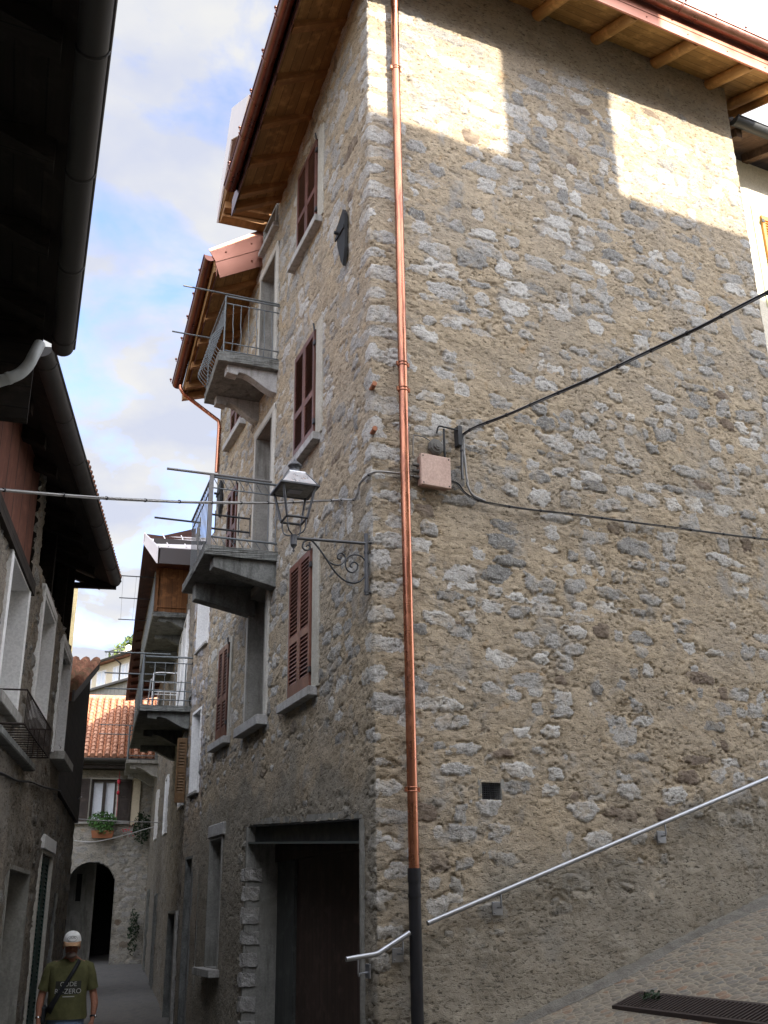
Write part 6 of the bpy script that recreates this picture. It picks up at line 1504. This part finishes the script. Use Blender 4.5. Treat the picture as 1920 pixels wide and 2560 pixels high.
def skin_mesh(name, verts, edges, radii, mat, parent, root=0, sub=2, extra=None):
    me = bpy.data.meshes.new(name); me.from_pydata([pl(*v) for v in verts], edges, [])
    o = bpy.data.objects.new(name, me); COL.objects.link(o)
    md = o.modifiers.new("skin", 'SKIN'); md.use_smooth_shade = True; md.branch_smoothing = 0.6
    for i, r in enumerate(radii):
        me.skin_vertices[0].data[i].radius = r if isinstance(r, tuple) else (r, r); me.skin_vertices[0].data[i].use_root = (i == root)
    sd = o.modifiers.new("sub", 'SUBSURF'); sd.levels = sub; sd.render_levels = sub
    dg = bpy.context.evaluated_depsgraph_get(); nm = bpy.data.meshes.new_from_object(o.evaluated_get(dg)); nm.name = name
    bpy.data.objects.remove(o); nm.materials.clear(); nm.materials.append(mat)
    for p in nm.polygons: p.use_smooth = True; p.material_index = 0
    if extra:
        bm = bmesh.new(); bm.from_mesh(nm)
        tmp = bpy.data.meshes.new("tmp"); tmp.from_pydata(extra.v, [], extra.f); bm.from_mesh(tmp)
        bm.to_mesh(nm); bm.free(); bpy.data.meshes.remove(tmp)
        for p in nm.polygons: p.use_smooth = True
    return attach(bpy.data.objects.new(name, nm), parent)
V = []; E_ = []; RR = []
def J(p, r, par=None):
    V.append(p); RR.append(r)
    if par is not None: E_.append((par, len(V) - 1))
    return len(V) - 1
pel = J((0, 0, 0.92), (0.13, 0.11)); sp1 = J((0, 0.0, 1.08), (0.13, 0.10), pel); sp2 = J((0, 0.01, 1.26), (0.145, 0.11), sp1); nb = J((0, 0.015, 1.40), (0.075, 0.07), sp2)
nk = J((0, 0.05, 1.46), 0.055, nb); jw = J((0, 0.095, 1.50), (0.070, 0.072), nk); hd = J((0, 0.085, 1.575), (0.080, 0.090), jw); tp = J((0, 0.065, 1.635), (0.06, 0.065), hd)
for sx in (-1, 1):
    s_ = J((sx * 0.12, 0.0, 1.37), 0.06, sp2 if False else nb); s1 = J((sx * 0.185, 0.0, 1.345), 0.058, s_); el = J((sx * 0.258, -0.02, 1.10), 0.043, s1); fo = J((sx * (0.285 if sx > 0 else 0.275), 0.02, 0.99), 0.042, el)
    wr = J((sx * 0.275, 0.075, 0.86), 0.026, fo); pm = J((sx * 0.268, 0.10, 0.80), (0.030, 0.022), wr)
    for k, (dx, ln) in enumerate(((-0.028, 0.060), (-0.010, 0.072), (0.009, 0.068), (0.027, 0.052))):
        a = J((sx * 0.266 + dx, 0.112 + 0.004 * k, 0.762), 0.0095, pm); c = J((sx * 0.262 + dx, 0.125, 0.762 - ln * 0.55), 0.0085, a); J((sx * 0.257 + dx, 0.120, 0.762 - ln), 0.007, c)
    t1 = J((sx * 0.240, 0.135, 0.80), 0.011, pm); J((sx * 0.235, 0.155, 0.765), 0.009, t1)
    hp_ = J((sx * 0.085, 0, 0.88), 0.10, pel); kn = J((sx * 0.10, 0.05 if sx > 0 else -0.05, 0.50), 0.062, hp_); an = J((sx * 0.10, 0.08 if sx > 0 else -0.16, 0.10), 0.042, kn); J((sx * 0.105, 0.20 if sx > 0 else -0.06, 0.045), 0.035, an)
ex = MB()
ex.ball(pl(0, 0.190, 1.532), 0.018, 8, 6, 1, 1, 1.2)                                   # nose
for sx in (-1, 1): ex.ball(pl(sx * 0.083, 0.07, 1.55), 0.022, 8, 6, 0.5, 0.8, 1.4)       # ears
skin_mesh("body", V, E_, RR, m_skin, per, 0, 2, ex)
b = MB(); b.ball(pl(0, 0.140, 1.468), 0.050, 12, 8, 1.15, 0.8, 0.7); b.build("beard", m_hair, per)
for sx in (-1, 1):
    b = MB(); b.ball(pl(sx * 0.03, 0.172, 1.562), 0.010, 8, 6); b.build("eye", m_black, per)
b = MB(); b.ball(pl(0, 0.186, 1.492), 0.02, 8, 5, 1.2, 0.4, 0.3); b.build("mouth", mat_plain("lips", (0.16, 0.06, 0.05), 0.6), per)
def loft(b, rings, seg=24, caps=(True, True)):
    """rings: (cx, cy, z, half-width, half-depth[, wobble])"""
    v = []; f = []
    for i, rg in enumerate(rings):
        cx, cy, z, hw, hd_ = rg[:5]; wob = rg[5] if len(rg) > 5 else 0
        for k in range(seg):
            a = 2 * math.pi * k / seg; q = 1 + wob * math.sin(3 * a + i * 1.3) + wob * 0.7 * math.sin(7 * a + i)
            ca, sa = math.cos(a), math.sin(a); e = 0.8
            v.append(pl(cx + hw * q * math.copysign(abs(ca) ** e, ca), cy + hd_ * q * math.copysign(abs(sa) ** e, sa), z))
    for i in range(len(rings) - 1):
        for k in range(seg):
            k2 = (k + 1) % seg; f.append((i * seg + k, i * seg + k2, (i + 1) * seg + k2, (i + 1) * seg + k))
    b.add(v, f, None, True)
    if caps[0]: b.add(v[:seg], [tuple(range(seg - 1, -1, -1))])
    if caps[1]: b.add(v[-seg:], [tuple(range(seg))], None, True)
b = MB()
loft(b, [(0, 0.0, 0.845, 0.205, 0.150, 0.02), (0, 0.0, 0.87, 0.208, 0.152, 0.025), (0, 0.005, 0.95, 0.200, 0.150, 0.025), (0, 0.01, 1.05, 0.195, 0.148, 0.015), (0, 0.01, 1.15, 0.200, 0.140, 0.008), (0, 0.01, 1.25, 0.212, 0.135), (0, 0.01, 1.33, 0.215, 0.122), (0, 0.01, 1.375, 0.195, 0.105), (0, 0.012, 1.405, 0.14, 0.085), (0, 0.022, 1.42, 0.095, 0.075), (0, 0.032, 1.428, 0.080, 0.070)], 28, (False, False))
for sx in (-1, 1):
    b.tube([pl(sx * 0.13, 0.0, 1.36), pl(sx * 0.185, 0.0, 1.335), pl(sx * 0.212, -0.005, 1.26), pl(sx * 0.236, -0.012, 1.18), pl(sx * 0.252, -0.016, 1.125)], [0.06, 0.072, 0.068, 0.062, 0.062], 16)
ts = b.build("tshirt", m_shirt, per)
b = MB(); loft(b, [(0, 0, 0.70, 0.17, 0.12), (0, 0, 0.80, 0.18, 0.13), (0, 0, 0.92, 0.178, 0.128)], 24)
for sx in (-1, 1):
    yk = 0.05 if sx > 0 else -0.05; ya = 0.08 if sx > 0 else -0.16
    b.tube([pl(sx * 0.085, 0.0, 0.84), pl(sx * 0.095, yk * 0.5, 0.70), pl(sx * 0.10, yk, 0.50), pl(sx * 0.10, (yk + ya) / 2, 0.30), pl(sx * 0.10, ya, 0.08)], [0.105, 0.095, 0.078, 0.07, 0.075], 16)
b.build("jeans", m_jean, per)
for sx in (-1, 1):
    ya = 0.08 if sx > 0 else -0.16
    b = MB(); b.ball(pl(sx * 0.104, ya + 0.06, 0.05), 0.05, 12, 8, 0.9, 2.4, 1.0)
    o = b.build("shoe", m_shoe, per)
# cap: dome, peak and emblem
b = MB(); prof = []
v = []; f = []; seg = 24; rg = 8
cx, cy, cz = 0.0, 0.076, 1.600; tilt = rad(11)
def cp(x, y, z): yy = y * math.cos(tilt) + z * math.sin(tilt); zz = -y * math.sin(tilt) + z * math.cos(tilt); return pl(cx + x, cy + yy, cz + zz)
for i in range(rg + 1):
    ph = math.pi / 2 * i / rg
    for k in range(seg): a = 2 * math.pi * k / seg; v.append(cp(0.094 * math.cos(ph) ** 0.75 * math.cos(a), 0.108 * math.cos(ph) ** 0.75 * math.sin(a), 0.105 * math.sin(ph)))
for i in range(rg):
    for k in range(seg): k2 = (k + 1) % seg; f.append((i * seg + k, i * seg + k2, (i + 1) * seg + k2, (i + 1) * seg + k))
b.add(v, f, None, True); cap = b.build("cap", m_cap, per)
b = MB(); v = []; f = []
for j in range(7):
    t = j / 6
    for k in range(13):
        a = rad(20 + 140 * k / 12); x = 0.096 * math.cos(a) * (1 - 0.05 * t); y = 0.108 * math.sin(a) + 0.075 * t * math.sin(a) ** 0.8
        v.append(cp(x, y, 0.012 - 0.035 * (x / 0.09) ** 2 * t - 0.018 * t))
for j in range(6):
    for k in range(12): f.append((j * 13 + k, j * 13 + k + 1, (j + 1) * 13 + k + 1, (j + 1) * 13 + k))
b.add(v, f, None, True); o = b.build("cap_peak", m_visor, cap); md = o.modifiers.new("thick", 'SOLIDIFY'); md.thickness = 0.005
b = MB()
def fr_pt(x, zz):       # on the front of the dome
    ph = math.asin(min(0.98, zz / 0.105)); r_ = math.cos(ph) ** 0.75; yy = 0.108 * r_ * math.sqrt(max(0.05, 1 - (x / (0.094 * r_)) ** 2)); return cp(x, yy + 0.002, zz)
b.tube([fr_pt(0.05 * math.cos(a), 0.045 + 0.026 * math.sin(a)) for a in np.linspace(0.0, 2 * math.pi, 24, endpoint=False)], 0.0022, 5, closed=True)
b.tube([fr_pt(x, z) for x, z in ((-0.032, 0.045), (-0.014, 0.062), (-0.004, 0.05))], 0.0035, 5); b.tube([fr_pt(x, z) for x, z in ((0.004, 0.05), (0.014, 0.062), (0.032, 0.045))], 0.0035, 5)
b.build("cap_emblem", mat_plain("grey_emblem", (0.22, 0.22, 0.21), 0.8), cap)
# shoulder strap from his left shoulder to his right hip, with a small bag behind
def tor(x, z): 
    hw, hd_ = np.interp(z, [0.87, 1.05, 1.25, 1.33, 1.40], [0.205, 0.195, 0.212, 0.215, 0.15]), np.interp(z, [0.87, 1.05, 1.25, 1.33, 1.40], [0.152, 0.148, 0.137, 0.124, 0.088])
    return 0.01 + hd_ * math.sqrt(max(0.02, 1 - min(1, abs(x) / hw) ** 2.4)) + 0.006
b = MB(); v = []
pts = [(0.095, 1.415), (0.08, 1.385), (0.05, 1.33), (0.01, 1.26), (-0.05, 1.16), (-0.11, 1.06), (-0.155, 0.98), (-0.185, 0.92)]
for i, (x, z) in enumerate(pts):
    w_ = 0.021 + 0.012 * max(0, i - 4) / 3
    for dx, dz, o_ in ((-w_ * 0.8, w_ * 0.5, 0), (w_ * 0.8, -w_ * 0.5, 0)): v.append(pl(x + dx, tor(x + dx, z + dz) + 0.012, z + dz))
f = [(2 * i, 2 * i + 1, 2 * i + 3, 2 * i + 2) for i in range(len(pts) - 1)]
b.add(v, f, None, True); o = b.build("shoulder_strap", m_strap, per); md = o.modifiers.new("thick", 'SOLIDIFY'); md.thickness = 0.008; md.offset = 1
bag = MB(); bag.hexa([pl(x, y, z) for z in (0.80, 0.98) for x, y in ((-0.27, -0.10), (-0.20, -0.10), (-0.20, 0.06), (-0.27, 0.06))]); o = bag.build("bag", m_strap, None, 0.02); tag(o, "small dark bag hanging at the walking person's hip", "bag")
# shirt print
def text(body, size, x, z, mat, name, parent):
    cu_ = bpy.data.curves.new(name, 'FONT'); cu_.body = body; cu_.size = size; cu_.align_x = 'CENTER'; cu_.extrude = 0.0
    o = bpy.data.objects.new(name, cu_); COL.objects.link(o)
    dg = bpy.context.evaluated_depsgraph_get(); me = bpy.data.meshes.new_from_object(o.evaluated_get(dg)); bpy.data.objects.remove(o); bpy.data.curves.remove(cu_)
    me.name = name
    for vv in me.vertices: X = x + vv.co.x; Zz = z + vv.co.y; vv.co = Vector(pl(X, tor(X, Zz) + 0.003, Zz))
    me.materials.clear(); me.materials.append(mat)
    return attach(bpy.data.objects.new(name, me), parent)
b = MB(); v = []
for z in np.linspace(1.085, 1.215, 6):
    for x in np.linspace(-0.13, 0.13, 13): v.append(pl(x, tor(x, z) - 0.002, z))
f = [(j * 13 + k, j * 13 + k + 1, (j + 1) * 13 + k + 1, (j + 1) * 13 + k) for j in range(5) for k in range(12)]
b.add(v, f, None, True); b.build("print_panel", m_printdk, ts)
text("CODE", 0.062, 0.0, 1.165, m_print, "print_lettering", ts)
text("RE-ZERO", 0.068, 0.0, 1.095, m_print, "print_lettering", ts)
b = MB(); v = []
for z in (1.062, 1.070):
    for x in np.linspace(-0.05, 0.07, 8): v.append(pl(x, tor(x, z) + 0.002, z))
b.add(v, [(k, k + 1, k + 9, k + 8) for k in range(7)]); b.build("print_line", m_print, ts)
b = MB(); b.tube([pl(0.276, 0.068, 0.872), pl(0.2765, 0.073, 0.858)], 0.034, 14); b.box(WORLD, 0, 0.001, 0, 0.001, -90, -89.999) if False else None
w_ = b.build("watch", m_strap, per); b = MB(); b.ball(pl(0.300, 0.095, 0.866), 0.016, 10, 6, 1, 1, 1); b.build("watch_face", m_steel, w_)
b = MB(); b.tube([pl(-0.276, 0.068, 0.872), pl(-0.2765, 0.072, 0.862)], 0.032, 14); b.build("bracelet", m_steel, per)
